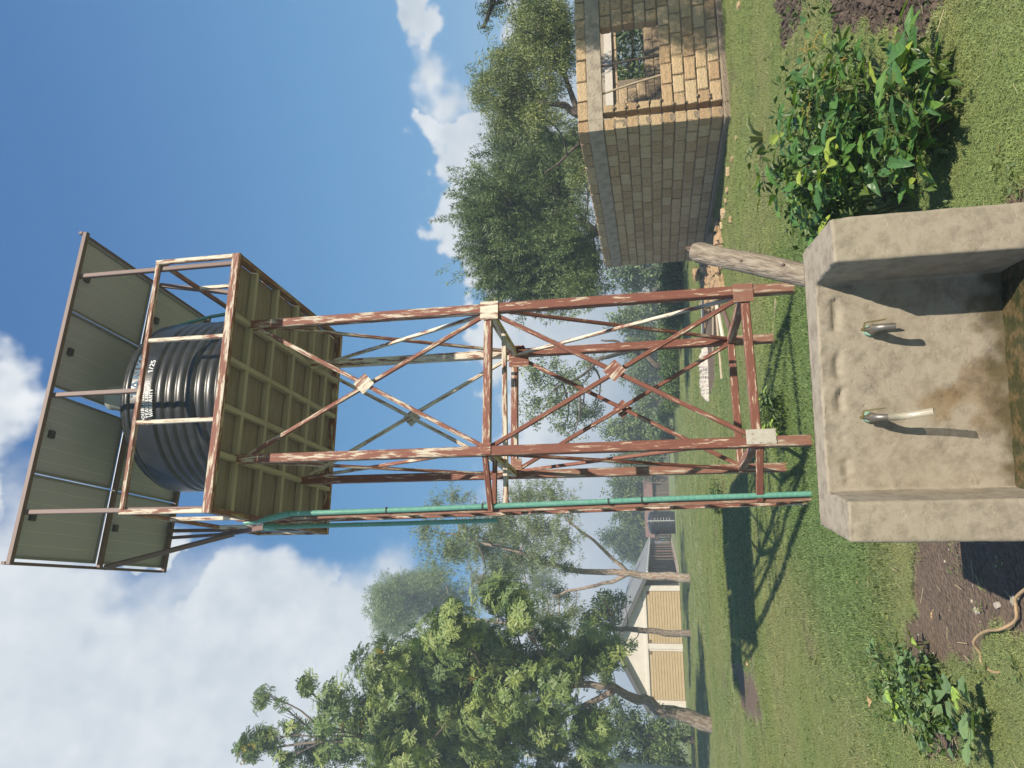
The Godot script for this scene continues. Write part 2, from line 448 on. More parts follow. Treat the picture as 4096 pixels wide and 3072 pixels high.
func dirt(x: float, z: float) -> float:
	if polys.is_empty():
		for d in DIRT:
			var pk := PackedVector2Array()
			for q in d:
				pk.append(Vector2(q[0], q[1]))
			var r := Rect2(pk[0], Vector2.ZERO)
			for q in pk:
				r = r.expand(q)
			polys.append([pk, r.grow(0.4)])
	var p := Vector2(x + 0.09 * nf.get_noise_2d(x * 3.0, z * 3.0), z + 0.12 * nf.get_noise_2d(z * 3.0 + 50.0, x * 3.0))
	for q in polys:
		if q[1].has_point(p) and Geometry2D.is_point_in_polygon(p, q[0]):
			return 1.0
	# thin worn places
	var w := n2.get_noise_2d(x * 1.4 + 31.0, z * 1.4)
	return smoothstep(0.34, 0.52, w) * 0.75 if z < -5.5 else smoothstep(0.40, 0.55, w) * 0.5

func gh(x: float, z: float) -> float:
	var y := 0.03 * n2.get_noise_2d(x * 0.8, z * 0.8)
	var left := smoothstep(-1.6, -4.0, x) * smoothstep(-9.5, -13.5, z)
	y += left * (0.05 * sin(z * 1.1 + x * 0.4) + 0.10) * smoothstep(-30.0, -18.0, z)
	var far := smoothstep(-30.0, -90.0, z)
	return y * (1.0 - far) + far * 0.3 * n2.get_noise_2d(x * 0.03, z * 0.03)

func axis(dense_lo: float, dense_hi: float, step: float, lo: float, hi: float, grow: float) -> PackedFloat32Array:
	var a := []
	var x := dense_lo
	while x < dense_hi:
		a.append(x); x += step
	var s := step
	while x < hi:
		a.append(x); s *= grow; x += s
	a.append(hi)
	x = dense_lo
	s = step
	var b := []
	while x > lo:
		s *= grow; x -= s
		b.append(maxf(x, lo))
	b.reverse()
	return PackedFloat32Array(b + a)

func make_ground() -> void:
	var xs := axis(-3.2, 3.4, 0.05, -900.0, 900.0, 1.07)
	var zs := axis(-9.0, -3.0, 0.05, -1600.0, 120.0, 1.06)
	var nx := xs.size()
	var nz := zs.size()
	var v := PackedVector3Array()
	var c := PackedColorArray()
	var cl := FastNoiseLite.new()
	cl.seed = 17; cl.frequency = 9.0; cl.fractal_octaves = 3; cl.noise_type = FastNoiseLite.TYPE_CELLULAR
	for j in nz:
		for i in nx:
			var x := xs[i]
			var z := zs[j]
			var d := dirt(x, z) if z > -30.0 and absf(x) < 9.0 else 0.0
			var y := gh(x, z)
			if d > 0.3 and z > -10.0:
				var rough := 0.28 if x > 1.5 else 0.12
				y += rough * (0.05 * nf.get_noise_2d(x * 6.0, z * 6.0) - 0.05 * cl.get_noise_2d(x, z)) - 0.025
			v.append(Vector3(x, y, z))
			var t := n2.get_noise_2d(x * 0.5 + 9.0, z * 0.5)
			var u := nf.get_noise_2d(x * 1.7, z * 1.7 + 40.0)
			var g := Color(0.205 + 0.03 * t + 0.03 * u, 0.258 + 0.02 * t + 0.025 * u, 0.098 + 0.012 * t)
			var f := n2.get_noise_2d(x * 0.12 + 3.0, z * 0.3)
			g = g.lerp(Color(0.25, 0.265, 0.11), clampf(0.15 + f * 1.2, 0.0, 0.8))
			var e := Color(0.150, 0.108, 0.078) if x < 1.3 else Color(0.085, 0.062, 0.047)
			var k := 1.0 + 0.22 * nf.get_noise_2d(x * 5.0, z * 5.0)
			c.append(g.lerp(e * k, d))
	var nm := PackedVector3Array()
	for j in nz:
		for i in nx:
			var a := v[j * nx + maxi(i - 1, 0)]
			var b := v[j * nx + mini(i + 1, nx - 1)]
			var p := v[maxi(j - 1, 0) * nx + i]
			var q := v[mini(j + 1, nz - 1) * nx + i]
			nm.append((q - p).cross(b - a).normalized())
	var idx := PackedInt32Array()
	for j in nz - 1:
		for i in nx - 1:
			var a := j * nx + i
			idx.append_array([a, a + 1, a + nx, a + 1, a + nx + 1, a + nx])
	var arr := []
	arr.resize(Mesh.ARRAY_MAX)
	arr[Mesh.ARRAY_VERTEX] = v; arr[Mesh.ARRAY_NORMAL] = nm; arr[Mesh.ARRAY_COLOR] = c; arr[Mesh.ARRAY_INDEX] = idx
	var am := ArrayMesh.new()
	am.add_surface_from_arrays(Mesh.PRIMITIVE_TRIANGLES, arr)
	structure("ground", am, M.ground)

# ------------------------------------------------------------------ grass
func tuft(blades: int, spread: float, ln: float, wd: float, lean: float, sd: int) -> ArrayMesh:
	var r := RandomNumberGenerator.new()
	r.seed = sd
	var mb := MB.new()
	for i in blades:
		var w := r.randf() * TAU
		var o := Vector3(r.randf_range(-1, 1), 0, r.randf_range(-1, 1)) * spread
		var l := ln * r.randf_range(0.5, 1.15)
		var d := Vector3(cos(w), 0, sin(w))
		var s := Vector3(-d.z, 0, d.x) * wd * r.randf_range(0.7, 1.2)
		var b := lean * r.randf_range(0.3, 1.5)
		var p1 := o + Vector3.UP * l * 0.55 + d * b * l * 0.35
		var p2 := o + Vector3.UP * l * (0.95 - 0.35 * b) + d * b * l
		var k := r.randf_range(0.75, 1.2)
		mb.col = Color(k * r.randf_range(0.9, 1.25), k, k * 0.9)
		if r.randf() < 0.10:
			mb.col = Color(1.9, 1.45, 2.1)
		var nn := (d * 0.35 + Vector3.UP).normalized()
		mb.tri(o - s, o + s, p1 + s * 0.8, nn, nn, nn)
		mb.tri(o - s, p1 + s * 0.8, p1 - s * 0.8, nn, nn, nn)
		mb.tri(p1 - s * 0.8, p1 + s * 0.8, p2, nn, nn, nn)
	return mb.done()

func scatter(parent: Node, called: String, mesh: Mesh, m: Material, xf: Array, cols: Array) -> MultiMeshInstance3D:
	var mm := MultiMesh.new()
	mm.transform_format = MultiMesh.TRANSFORM_3D
	mm.use_colors = true
	mm.mesh = mesh
	mm.instance_count = xf.size()
	for i in xf.size():
		mm.set_instance_transform(i, xf[i])
		mm.set_instance_color(i, cols[i])
	var o := MultiMeshInstance3D.new()
	o.multimesh = mm
	o.material_override = m
	o.name = numbered(called) if parent == self else called
	parent.add_child(o, true)
	o.set_meta("kind", "stuff")
	return o

func in_stand(x: float, z: float) -> bool:
	return x > -0.8 and x < 0.68 and z > -3.72 and z < -2.6

func make_grass() -> void:
	var bands := [[-2.6, -6.0, 1500.0, 1.0], [-6.0, -10.0, 700.0, 1.15], [-10.0, -16.0, 260.0, 1.5], [-16.0, -28.0, 90.0, 1.9], [-28.0, -60.0, 16.0, 2.6]]
	var kinds := [tuft(22, 0.05, 0.030, 0.0017, 1.3, 1), tuft(20, 0.055, 0.038, 0.0018, 1.5, 2), tuft(24, 0.065, 0.055, 0.0017, 1.0, 3)]
	var xf := [[], [], []]
	var cs := [[], [], []]
	for b in bands:
		var z0: float = b[0]
		var z1: float = b[1]
		var area := 0.0
		var count := int((absf(z1) * absf(z1) - z0 * z0) * 0.60 * b[2])
		for i in count:
			var z := -sqrt(rng.randf_range(z0 * z0, z1 * z1))
			var x := rng.randf_range(-0.64, 0.60) * -z
			var p := dirt(x, z) if z > -30.0 else 0.0
			if p > 0.9 and rng.randf() < 0.985 or rng.randf() < p * 0.9:
				continue
			if in_stand(x, z):
				continue
			var t := n2.get_noise_2d(x * 0.9 + 70.0, z * 0.9)
			var lush := n2.get_noise_2d(x * 0.35 - 20.0, z * 0.35)
			var sc: float = b[3] * rng.randf_range(0.75, 1.25) * (1.0 + 0.35 * lush)
			var k := 0
			if t > 0.1:
				k = 1
			# a longer growth behind the tap stand and under the tower
			var tall := smoothstep(-5.2, -6.2, z) * smoothstep(-10.4, -8.8, z) * smoothstep(1.7, 1.0, x) * smoothstep(-3.4, -1.5, x)
			tall = maxf(tall, smoothstep(1.9, 2.4, x) * smoothstep(-4.6, -4.0, z))
			if rng.randf() < tall * 0.8:
				k = 2
				sc *= 1.0 + 0.5 * tall
			var g := Color(0.315 + 0.05 * lush - 0.03 * tall, 0.405 + 0.04 * lush, 0.150)
			g = g.lerp(Color(0.42, 0.43, 0.21), clampf(0.35 - t, 0.0, 0.8) * (1.0 - tall))
			g = g * rng.randf_range(0.8, 1.2)
			var ba := Basis(Vector3.UP, rng.randf() * TAU).scaled(Vector3(sc, sc * rng.randf_range(0.8, 1.2), sc))
			xf[k].append(Transform3D(ba, Vector3(x, gh(x, z) - 0.004, z)))
			cs[k].append(g)
	for k in 3:
		var o := scatter(self, "grass", kinds[k], M.grass_blade, xf[k], cs[k])
		tag(o, ["short green grass covering the open ground", "matted yellowish grass growing in patches of the lawn", "longer lush grass under the tower and behind the tap stand"][k], "grass")

func make_ground_weeds() -> void:
	var xf := []
	var cs := []
	for i in 2600:
		var z := -sqrt(rng.randf_range(9.0, 200.0))
		var x := rng.randf_range(-0.62, 0.6) * -z
		if in_stand(x, z) or nf.get_noise_2d(x * 0.8 + 90.0, z * 0.8) < 0.12:
			continue
		var s := rng.randf_range(0.12, 0.3)
		xf.append(Transform3D(Basis(Vector3.UP, rng.randf() * TAU).scaled(Vector3(s, s * 0.5, s)), Vector3(x, gh(x, z) + 0.015, z)))
		cs.append(Color(0.10, 0.17, 0.06).lerp(Color(0.24, 0.28, 0.10), rng.randf()))
	tag(scatter(self, "ground_weeds", leaf_cluster(12, 0.16, 0.09, 0.2, -0.1, 55), M.leaf_tree, xf, cs), "small flat weeds mixed into the lawn", "weeds")

# ------------------------------------------------------------------ tower, tank, panels
var TT := Transform3D()

func steel(parent: Node, called: String, a: Vector3, b: Vector3, w: float, h: float, m: String, side := Vector3.ZERO) -> MeshInstance3D:
	var mb := MB.new()
	mb.bar(a, b, w, h, side, 0.006, Vector2(rng.randf() * 5.0, rng.randf() * 9.0))
	return put(parent, called, mb.done(), M[m])

func plate(parent: Node, called: String, ce: Vector3, dx: Vector3, dy: Vector3, th: float, m: String) -> MeshInstance3D:
	var mb := MB.new()
	var nn := dx.cross(dy).normalized()
	mb.bar(ce - nn * th / 2.0, ce + nn * th / 2.0, dx.length() * 2.0, dy.length() * 2.0, dx, 0.002, Vector2(rng.randf() * 5.0, rng.randf() * 9.0))
	return put(parent, called, mb.done(), M[m])

func make_tower() -> void:
	var at := Vector3(-0.148, 0, -8.549)
	var turn := 0.2849
	TT = Transform3D(Basis(Vector3.UP, turn), at)
	var t := thing("water_tower", "tall four-legged steel water tower with flaking red and white paint", "tower", at, turn)
	var hb := 0.548
	var hm := 3.278
	var hp := 6.123
	var lx := 0.8
	var lz := 0.79
	var X := Vector3.RIGHT
	for s in [[1, 1, "steel_red", "steel_mixed"], [-1, 1, "steel_red", "steel_mixed"], [1, -1, "steel_red", "steel_pale"], [-1, -1, "steel_worn", "steel_red"]]:
		var p := Vector3(s[0] * lx, 0, s[1] * lz)
		var worn := steel(t, "leg", p + Vector3(0, -0.25, 0), p + Vector3(0, hb, 0), 0.102, 0.102, "steel_worn", X)
		worn.set_meta("label", "muddy lower end of the leg")
		steel(t, "leg", p + Vector3(0, hb, 0), p + Vector3(0, hm, 0), 0.1, 0.1, s[2], X)
		steel(t, "leg", p + Vector3(0, hm, 0), p + Vector3(0, hp + 0.02, 0), 0.098, 0.098, s[3], X)
	# horizontals
	for y in [hb, hm]:
		var red := "steel_red" if y == hb else "steel_mixed"
		for s in [1, -1]:
			steel(t, "cross_beam", Vector3(-lx + 0.05, y, s * (lz - 0.01)), Vector3(lx - 0.05, y, s * (lz - 0.01)), 0.085, 0.085, red)
			steel(t, "cross_beam", Vector3(s * (lx - 0.01), y + 0.004, -lz + 0.05), Vector3(s * (lx - 0.01), y + 0.004, lz - 0.05), 0.085, 0.085, "steel_worn" if y == hb else "steel_pale")
	# stays that hold the ladder
	steel(t, "ladder_stay", Vector3(-lx, hm + 0.02, lz + 0.0), Vector3(-1.37, hm + 0.02, 0.46), 0.045, 0.06, "steel_red")
	steel(t, "ladder_stay", Vector3(-lx, hm, 0.37), Vector3(-1.36, hm, 0.39), 0.045, 0.05, "steel_red")
	steel(t, "ladder_stay", Vector3(0.76, hm - 0.05, 0.17), Vector3(-1.36, hm - 0.05, -0.02), 0.05, 0.055, "steel_pale")
	steel(t, "ladder_stay", Vector3(-lx, hb - 0.02, lz), Vector3(-1.33, hb - 0.02, 0.42), 0.05, 0.07, "steel_red")
	# diagonal braces: four faces, two storeys
	for st in [[hb, hm, "steel_red"], [hm, hp - 0.05, "steel_mixed"]]:
		var y0: float = st[0]
		var y1: float = st[1]
		for f in 4:
			var a := Vector3.ZERO
			var b := Vector3.ZERO
			var out := Vector3.ZERO
			var side := Vector3.ZERO
			match f:
				0: a = Vector3(-lx, 0, lz); b = Vector3(lx, 0, lz); out = Vector3(0, 0, 0.03)
				1: a = Vector3(-lx, 0, -lz); b = Vector3(lx, 0, -lz); out = Vector3(0, 0, -0.03)
				2: a = Vector3(-lx, 0, -lz); b = Vector3(-lx, 0, lz); out = Vector3(-0.03, 0, 0)
				3: a = Vector3(lx, 0, -lz); b = Vector3(lx, 0, lz); out = Vector3(0.03, 0, 0)
			var in_a := (b - a).normalized() * 0.06
			var m: String = st[2]
			if f == 1 and y0 > 1.0: m = "steel_pale"
			steel(t, "brace", a + in_a + out * 0.4 + Vector3(0, y0 + 0.05, 0), b - in_a + out * 0.4 + Vector3(0, y1 - 0.05, 0), 0.048, 0.036, m, out.cross(Vector3.UP))
			steel(t, "brace", a + in_a - out * 1.1 + Vector3(0, y1 - 0.05, 0), b - in_a - out * 1.1 + Vector3(0, y0 + 0.05, 0), 0.048, 0.036, m if f != 3 else "steel_pale", out.cross(Vector3.UP))
			var mid := (a + b) / 2.0 + Vector3(0, (y0 + y1) / 2.0, 0) + out * 1.45
			if f == 0 or f == 1:
				plate(t, "gusset_plate", mid, Vector3(0.062, 0.06, 0), Vector3(-0.06, 0.062, 0), 0.008, "steel_pale" if y0 > 1.0 else "steel_mixed")
	# corner plates
	plate(t, "gusset_plate", Vector3(0.765, hm - 0.02, lz + 0.056), Vector3(0.105, 0, 0), Vector3(0, 0.1, 0), 0.008, "steel_pale")
	plate(t, "gusset_plate", Vector3(-0.78, hm, lz + 0.055), Vector3(0.062, 0, 0), Vector3(0, 0.055, 0), 0.008, "steel_mixed")
	plate(t, "gusset_plate", Vector3(0.765, hb + 0.02, lz + 0.056), Vector3(0.1, 0, 0), Vector3(0, 0.1, 0), 0.008, "steel_worn")
	plate(t, "gusset_plate", Vector3(-0.755, hb - 0.03, lz + 0.056), Vector3(0.075, 0, 0), Vector3(0, 0.14, 0), 0.008, "plate_grey")
	plate(t, "gusset_plate", Vector3(lx + 0.056, hm - 0.02, -lz + 0.02), Vector3(0, 0, 0.12), Vector3(0, 0.12, 0), 0.008, "steel_red")
	plate(t, "gusset_plate", Vector3(0.72, hm - 0.06, -lz + 0.055), Vector3(0.12, 0, 0), Vector3(0, 0.13, 0), 0.008, "steel_red")
	plate(t, "gusset_plate", Vector3(-0.72, hm - 0.05, -lz + 0.055), Vector3(0.11, 0, 0), Vector3(0, 0.05, 0), 0.008, "steel_worn")
	# platform
	var x0 := -1.435
	var x1 := 1.535
	var z0 := -1.68
	var z1 := 1.23
	for z in [z0 + 0.03, z1 - 0.03]:
		steel(t, "platform_edge", Vector3(x0, hp + 0.05, z), Vector3(x1, hp + 0.05, z), 0.06, 0.1, "steel_mixed")
	for x in [x0 + 0.03, x1 - 0.03]:
		steel(t, "platform_edge", Vector3(x, hp + 0.049, z0 + 0.06), Vector3(x, hp + 0.049, z1 - 0.06), 0.06, 0.098, "steel_worn")
	var gx := [x0 + 0.06, -0.8, -0.27, 0.27, 0.8, x1 - 0.06]
	var gz := [z0 + 0.06, -1.25, -0.79, -0.27, 0.27, 0.79, z1 - 0.06]
	for i in range(1, 6):
		steel(t, "joist", Vector3(x0 + 0.06, hp + 0.053, gz[i]), Vector3(x1 - 0.06, hp + 0.053, gz[i]), 0.055, 0.085, "joist_paint")
	for i in range(1, 5):
		steel(t, "joist", Vector3(gx[i], hp + 0.047, z0 + 0.06), Vector3(gx[i], hp + 0.047, z1 - 0.06), 0.06, 0.085, "joist_paint")
	for i in 5:
		for j in 6:
			var a := Vector3(gx[i] + 0.002, hp + 0.098, (gz[j] + gz[j + 1]) / 2.0)
			var b := Vector3(gx[i + 1] - 0.002, hp + 0.098, a.z)
			steel(t, "deck_sheet", a, b, gz[j + 1] - gz[j] - 0.004, 0.006, "sheet_metal")
	# railing
	var hr := 7.19
	for x in [x0 + 0.025, x1 - 0.025]:
		steel(t, "railing_post", Vector3(x, hp + 0.101, z1 - 0.03), Vector3(x, hr + 0.02, z1 - 0.03), 0.052, 0.052, "steel_pale", X)
		steel(t, "railing_post", Vector3(x, hp + 0.101, z0 + 0.03), Vector3(x, hr + 0.02, z0 + 0.03), 0.05, 0.05, "steel_pale", X)
		steel(t, "top_rail", Vector3(x, hr - 0.02, z0 + 0.06), Vector3(x, hr - 0.02, z1 - 0.06), 0.05, 0.05, "steel_worn")
		for z in [0.43, -0.6]:
			steel(t, "baluster", Vector3(x, hp + 0.1, z), Vector3(x, hr - 0.045, z), 0.045, 0.045, "steel_pale", X)
	steel(t, "top_rail", Vector3(x0 + 0.055, hr - 0.004, z1 - 0.032), Vector3(x1 - 0.055, hr - 0.004, z1 - 0.032), 0.052, 0.052, "steel_mixed")
	for x in [0.532, -0.427]:
		steel(t, "baluster", Vector3(x, hp + 0.1, z1 - 0.032), Vector3(x, hr - 0.03, z1 - 0.032), 0.046, 0.046, "steel_pale", X)
	# posts and beams that carry the solar panels
	for x in [1.44, -0.045, -1.385]:
		steel(t, "panel_post", Vector3(x, hp + 0.1 if absf(x) > 1.0 else hr, 1.165), Vector3(x, py(x, 1.165) - 0.03, 1.165), 0.052, 0.052, "post_brown", X)
	for x in [1.42, -1.36]:
		steel(t, "panel_post", Vector3(x, hp + 0.1, -1.58), Vector3(x, py(x, -1.58) - 0.03, -1.58), 0.05, 0.05, "post_brown", X)
	for z in [1.21, -0.25, -1.66]:
		steel(t, "panel_beam", Vector3(-1.95, py(-1.95, z) - 0.032, z), Vector3(2.0, py(2.0, z) - 0.032, z), 0.055, 0.06, "post_brown")
	for x in [-1.935, 1.995]:
		steel(t, "panel_beam", Vector3(x, py(x, -1.69) + 0.03, -1.69), Vector3(x, py(x, 1.24) + 0.03, 1.24), 0.035, 0.045, "post_brown")
	steel(t, "panel_strut", Vector3(-1.455, hp + 0.06, -0.16), Vector3(-1.46, 7.5, -1.2), 0.06, 0.05, "post_brown")
	steel(t, "panel_strut", Vector3(-1.46, 7.4, -1.12), Vector3(-1.46, py(-1.46, -1.6) - 0.06, -1.6), 0.045, 0.045, "post_brown")
	steel(t, "panel_strut", Vector3(-1.47, 7.15, -0.95), Vector3(-1.93, py(-1.93, -0.3) - 0.07, -0.3), 0.06, 0.05, "post_brown")
	steel(t, "panel_strut", Vector3(1.55, hp + 0.1, -0.2), Vector3(1.96, py(1.96, -0.3) - 0.07, -0.3), 0.06, 0.05, "post_brown")
	make_panels()
	make_tank()
	make_ladder()

func py(x: float, z: float) -> float:
	return 8.39 - 0.056 * x + (1.23 - z) * 0.062

func make_panels() -> void:
	var xs := [-1.885, -0.935, 0.075, 1.025]
	var wd := 0.935
	var frame := MB.new()
	var L := 1.40
	for s in [-1, 1]:
		frame.bar(Vector3(-wd / 2, 0, s * (L / 2 - 0.015)), Vector3(wd / 2, 0, s * (L / 2 - 0.015)), 0.03, 0.035, Vector3.ZERO, 0.003)
		frame.bar(Vector3(s * (wd / 2 - 0.015), 0, -L / 2 + 0.03), Vector3(s * (wd / 2 - 0.015), 0, L / 2 - 0.03), 0.03, 0.034, Vector3.ZERO, 0.003)
	var fm := frame.done()
	var back := MB.new()
	back.bar(Vector3(-wd / 2 + 0.03, 0.0045, 0), Vector3(wd / 2 - 0.03, 0.0045, 0), L - 0.06, 0.003, Vector3(0, 0, 1), 0.0005)
	var bm := back.done()
	var top := MB.new()
	top.bar(Vector3(-wd / 2 + 0.03, 0.0105, 0), Vector3(wd / 2 - 0.03, 0.0105, 0), L - 0.06, 0.006, Vector3(0, 0, 1), 0.001)
	var tm := top.done()
	var lines := MB.new()
	for i in 5:
		var x := -wd / 2 + wd * (i + 1) / 6.0
		lines.bar(Vector3(x, 0.0015, -L / 2 + 0.06), Vector3(x, 0.0015, L / 2 - 0.06), 0.005, 0.002, Vector3.ZERO, 0.0004)
	var lm := lines.done()
	var jb := MB.new()
	jb.bar(Vector3(0, -0.03, L * 0.36), Vector3(0, 0.003, L * 0.36), 0.09, 0.08, Vector3.RIGHT, 0.008)
	var jm := jb.done()
	var nth := ["first", "second", "third", "fourth"]
	for row in 2:
		var zc := 0.49 if row == 0 else -0.965
		for i in 4:
			var xc: float = xs[i] + wd / 2
			var b := Basis(Vector3(1, -0.056, 0).normalized(), Vector3(0.056, 1, 0.062).normalized(), Vector3(0, -0.062, 1).normalized())
			var tr := TT * Transform3D(b, Vector3(xc, py(xc, zc) + 0.02, zc))
			var o := thing("solar_panel", "%s solar panel from the ladder in the %s" % [nth[i], "row over the front railing" if row == 0 else "row behind the tank"], "solar panel", Vector3.ZERO, 0.0, "solar panels above the tank")
			o.transform = tr
			put(o, "frame", fm, M.alloy); put(o, "back_sheet", bm, M.panel_back); put(o, "cell_glass", tm, M.panel_cell)
			put(o, "cell_line", lm, M.panel_line); put(o, "junction_box", jm, M.black_box)

func bent_text(parent: Node, txt: String, h: float, R: float, y: float, ang: float, m: String, bold := false, stretch := 1.0) -> void:
	var f := SystemFont.new()
	f.font_names = PackedStringArray(["Droid Sans"])
	f.font_weight = 700 if bold else 400
	var tm := TextMesh.new()
	tm.font = f
	tm.text = txt
	tm.font_size = 64
	tm.pixel_size = h / 46.0
	tm.depth = 0.004
	var a := tm.get_mesh_arrays()
	var v: PackedVector3Array = a[Mesh.ARRAY_VERTEX]
	var n: PackedVector3Array = a[Mesh.ARRAY_NORMAL]
	for i in v.size():
		var w := ang + v[i].x * stretch / R
		var b := Basis(Vector3.UP, w)
		n[i] = b * n[i]
		v[i] = b * Vector3(0, y + v[i].y, R + v[i].z)
	var arr := []
	arr.resize(Mesh.ARRAY_MAX)
	arr[Mesh.ARRAY_VERTEX] = v; arr[Mesh.ARRAY_NORMAL] = n
	if a[Mesh.ARRAY_INDEX] != null:
		arr[Mesh.ARRAY_INDEX] = a[Mesh.ARRAY_INDEX]
	var am := ArrayMesh.new()
	am.add_surface_from_arrays(Mesh.PRIMITIVE_TRIANGLES, arr)
	put(parent, "lettering", am, M[m])

func make_tank() -> void:
	var o := thing("water_tank", "large black ribbed plastic tank on the tower platform under solar panels", "water tank", TT * Vector3(0.115, 6.226, -0.225), 0.2849)
	var pr := [Vector2(0.0, 0.0), Vector2(1.06, 0.0), Vector2(1.09, 0.015)]
	var R := 1.10
	var p := 0.128
	for i in 8:
		var y := 0.02 + i * p
		for k in 7:
			var q := float(k) / 6.0
			pr.append(Vector2(R - 0.032 + 0.032 * pow(sin(PI * clampf(q, 0.02, 0.98)), 0.45), y + q * (p - 0.012)))
	var yb := 0.02 + 8 * p
	pr.append_array([Vector2(R - 0.03, yb + 0.002), Vector2(R - 0.004, yb + 0.02), Vector2(R, yb + 0.05), Vector2(R, yb + 0.30), Vector2(R - 0.006, yb + 0.318), Vector2(R - 0.034, yb + 0.33), Vector2(R - 0.034, yb + 0.34), Vector2(R - 0.01, yb + 0.352), Vector2(R - 0.012, yb + 0.40), Vector2(R - 0.05, yb + 0.415), Vector2(R - 0.05, yb + 0.422), Vector2(R - 0.035, yb + 0.432), Vector2(R - 0.06, yb + 0.475), Vector2(R - 0.10, yb + 0.492), Vector2(R - 0.10, yb + 0.498)])
	for k in 9:
		var q := float(k) / 8.0
		pr.append(Vector2((R - 0.11) * cos(q * PI / 2) + 0.0001, yb + 0.50 + 0.20 * sin(q * PI / 2)))
	var mb := MB.new()
	mb.lathe(pr, 72)
	put(o, "body", mb.done(), M.tank_plastic)
	var lid := MB.new()
	lid.lathe([Vector2(0.0001, 0.30), Vector2(0.10, 0.295), Vector2(0.145, 0.26), Vector2(0.15, 0.2), Vector2(0.15, 0.06), Vector2(0.185, 0.055), Vector2(0.185, -0.12), Vector2(0.0001, -0.12)], 28)
	var l := put(o, "lid", lid.done(), M.tank_lid)
	l.position = Vector3(-0.02, yb + 0.66, 0.62)
	l.rotation.x = 0.28
	var ty := yb
	bent_text(o, "DOUBLE LAYER", 0.044, R + 0.002, ty + 0.135, -0.21, "print_white", true)
	bent_text(o, "15 YEARS LIMITED", 0.044, R + 0.002, ty + 0.082, -0.20, "print_white", true)
	bent_text(o, "WARRANTY", 0.044, R + 0.002, ty + 0.030, -0.20, "print_white", true)
	bent_text(o, "1/25", 0.062, R + 0.002, ty + 0.085, 0.21, "print_white", true)
	bent_text(o, "TANKS", 0.10, R + 0.003, ty + 0.245, 0.12, "print_blue", true, 1.3)
	# outlet pipe of the tank
	var ov := thing("overflow_pipe", "thin green plastic pipe rising beside the black tank to the panel frame", "pipe", TT * Vector3.ZERO, 0.2849)
	var q := MB.new()
	q.tube([Vector3(1.33, 6.24, 0.1), Vector3(1.34, 7.3, -0.1), Vector3(1.35, 8.25, -0.45)], [0.024, 0.024, 0.024], 10)
	put(ov, "tube", q.done(), M.pipe_green)

func make_ladder() -> void:
	var l := thing("ladder", "narrow steel ladder with flaking red paint beside the tower", "ladder", TT * Vector3(-1.31, 0, 0.25), 0.2849)
	var top := Vector3(-0.115, 6.3, 0)
	for z in [0.16, -0.16]:
		var mb := MB.new()
		mb.bar(Vector3(0, -0.1, z), top + Vector3(0, 0, z), 0.05, 0.042, Vector3.RIGHT, 0.004, Vector2(rng.randf() * 5, rng.randf() * 5))
		put(l, "rail", mb.done(), M.steel_mixed if z < 0 else M.steel_worn)
	var y := 0.32
	while y < 6.2:
		var mb := MB.new()
		var x := top.x * y / 6.3
		mb.bar(Vector3(x, y, -0.135), Vector3(x, y, 0.135), 0.04, 0.03, Vector3.RIGHT, 0.003, Vector2(rng.randf() * 5, rng.randf() * 5))
		put(l, "rung", mb.done(), M.steel_worn)
		y += 0.36
	var p := thing("water_pipe", "turquoise green plastic pipe running up along the ladder from the grass", "pipe", TT * Vector3(-1.27, 0, 0.46), 0.2849)
	var a := Vector3(0, -0.1, 0)
	var b := Vector3(-0.105, 5.62, 0.0)
	var mb := MB.new()
	mb.tube([a, a.lerp(b, 0.25) + Vector3(0.006, 0, 0), a.lerp(b, 0.5), a.lerp(b, 0.75) + Vector3(-0.004, 0, 0), b], [0.028, 0.028, 0.028, 0.028, 0.028], 14)
	put(p, "tube", mb.done(), M.pipe_green)
	for f in [0.315, 0.375, 0.61, 0.8]:
		var c := MB.new()
		var q: Vector3 = a.lerp(b, f)
		c.tube([q - Vector3(0, 0.006, 0), q + Vector3(0, 0.006, 0)], [0.036, 0.036], 14)
		put(p, "clip", c.done(), M.black_box)
	var e := MB.new()
	e.tube([b, b + Vector3(-0.02, 0.14, -0.02), b + Vector3(-0.07, 0.42, -0.06), b + Vector3(-0.085, 0.6, -0.08)], [0.036, 0.036, 0.03, 0.03], 14)
	put(p, "elbow", e.done(), M.pipe_green)
	var p2 := thing("water_pipe", "second green pipe ending in a socket under the platform corner", "pipe", TT * Vector3(-1.47, 0, 0.1), 0.2849)
	var m2 := MB.new()
	m2.tube([Vector3(0.02, 3.3, 0), Vector3(0, 4.6, 0), Vector3(-0.02, 5.95, 0.04)], [0.026, 0.026, 0.026], 12)
	put(p2, "tube", m2.done(), M.pipe_green)
	var s2 := MB.new()
	s2.tube([Vector3(-0.02, 5.94, 0.04), Vector3(-0.02, 6.1, 0.045)], [0.042, 0.042], 12)
	put(p2, "socket", s2.done(), M.pipe_green)

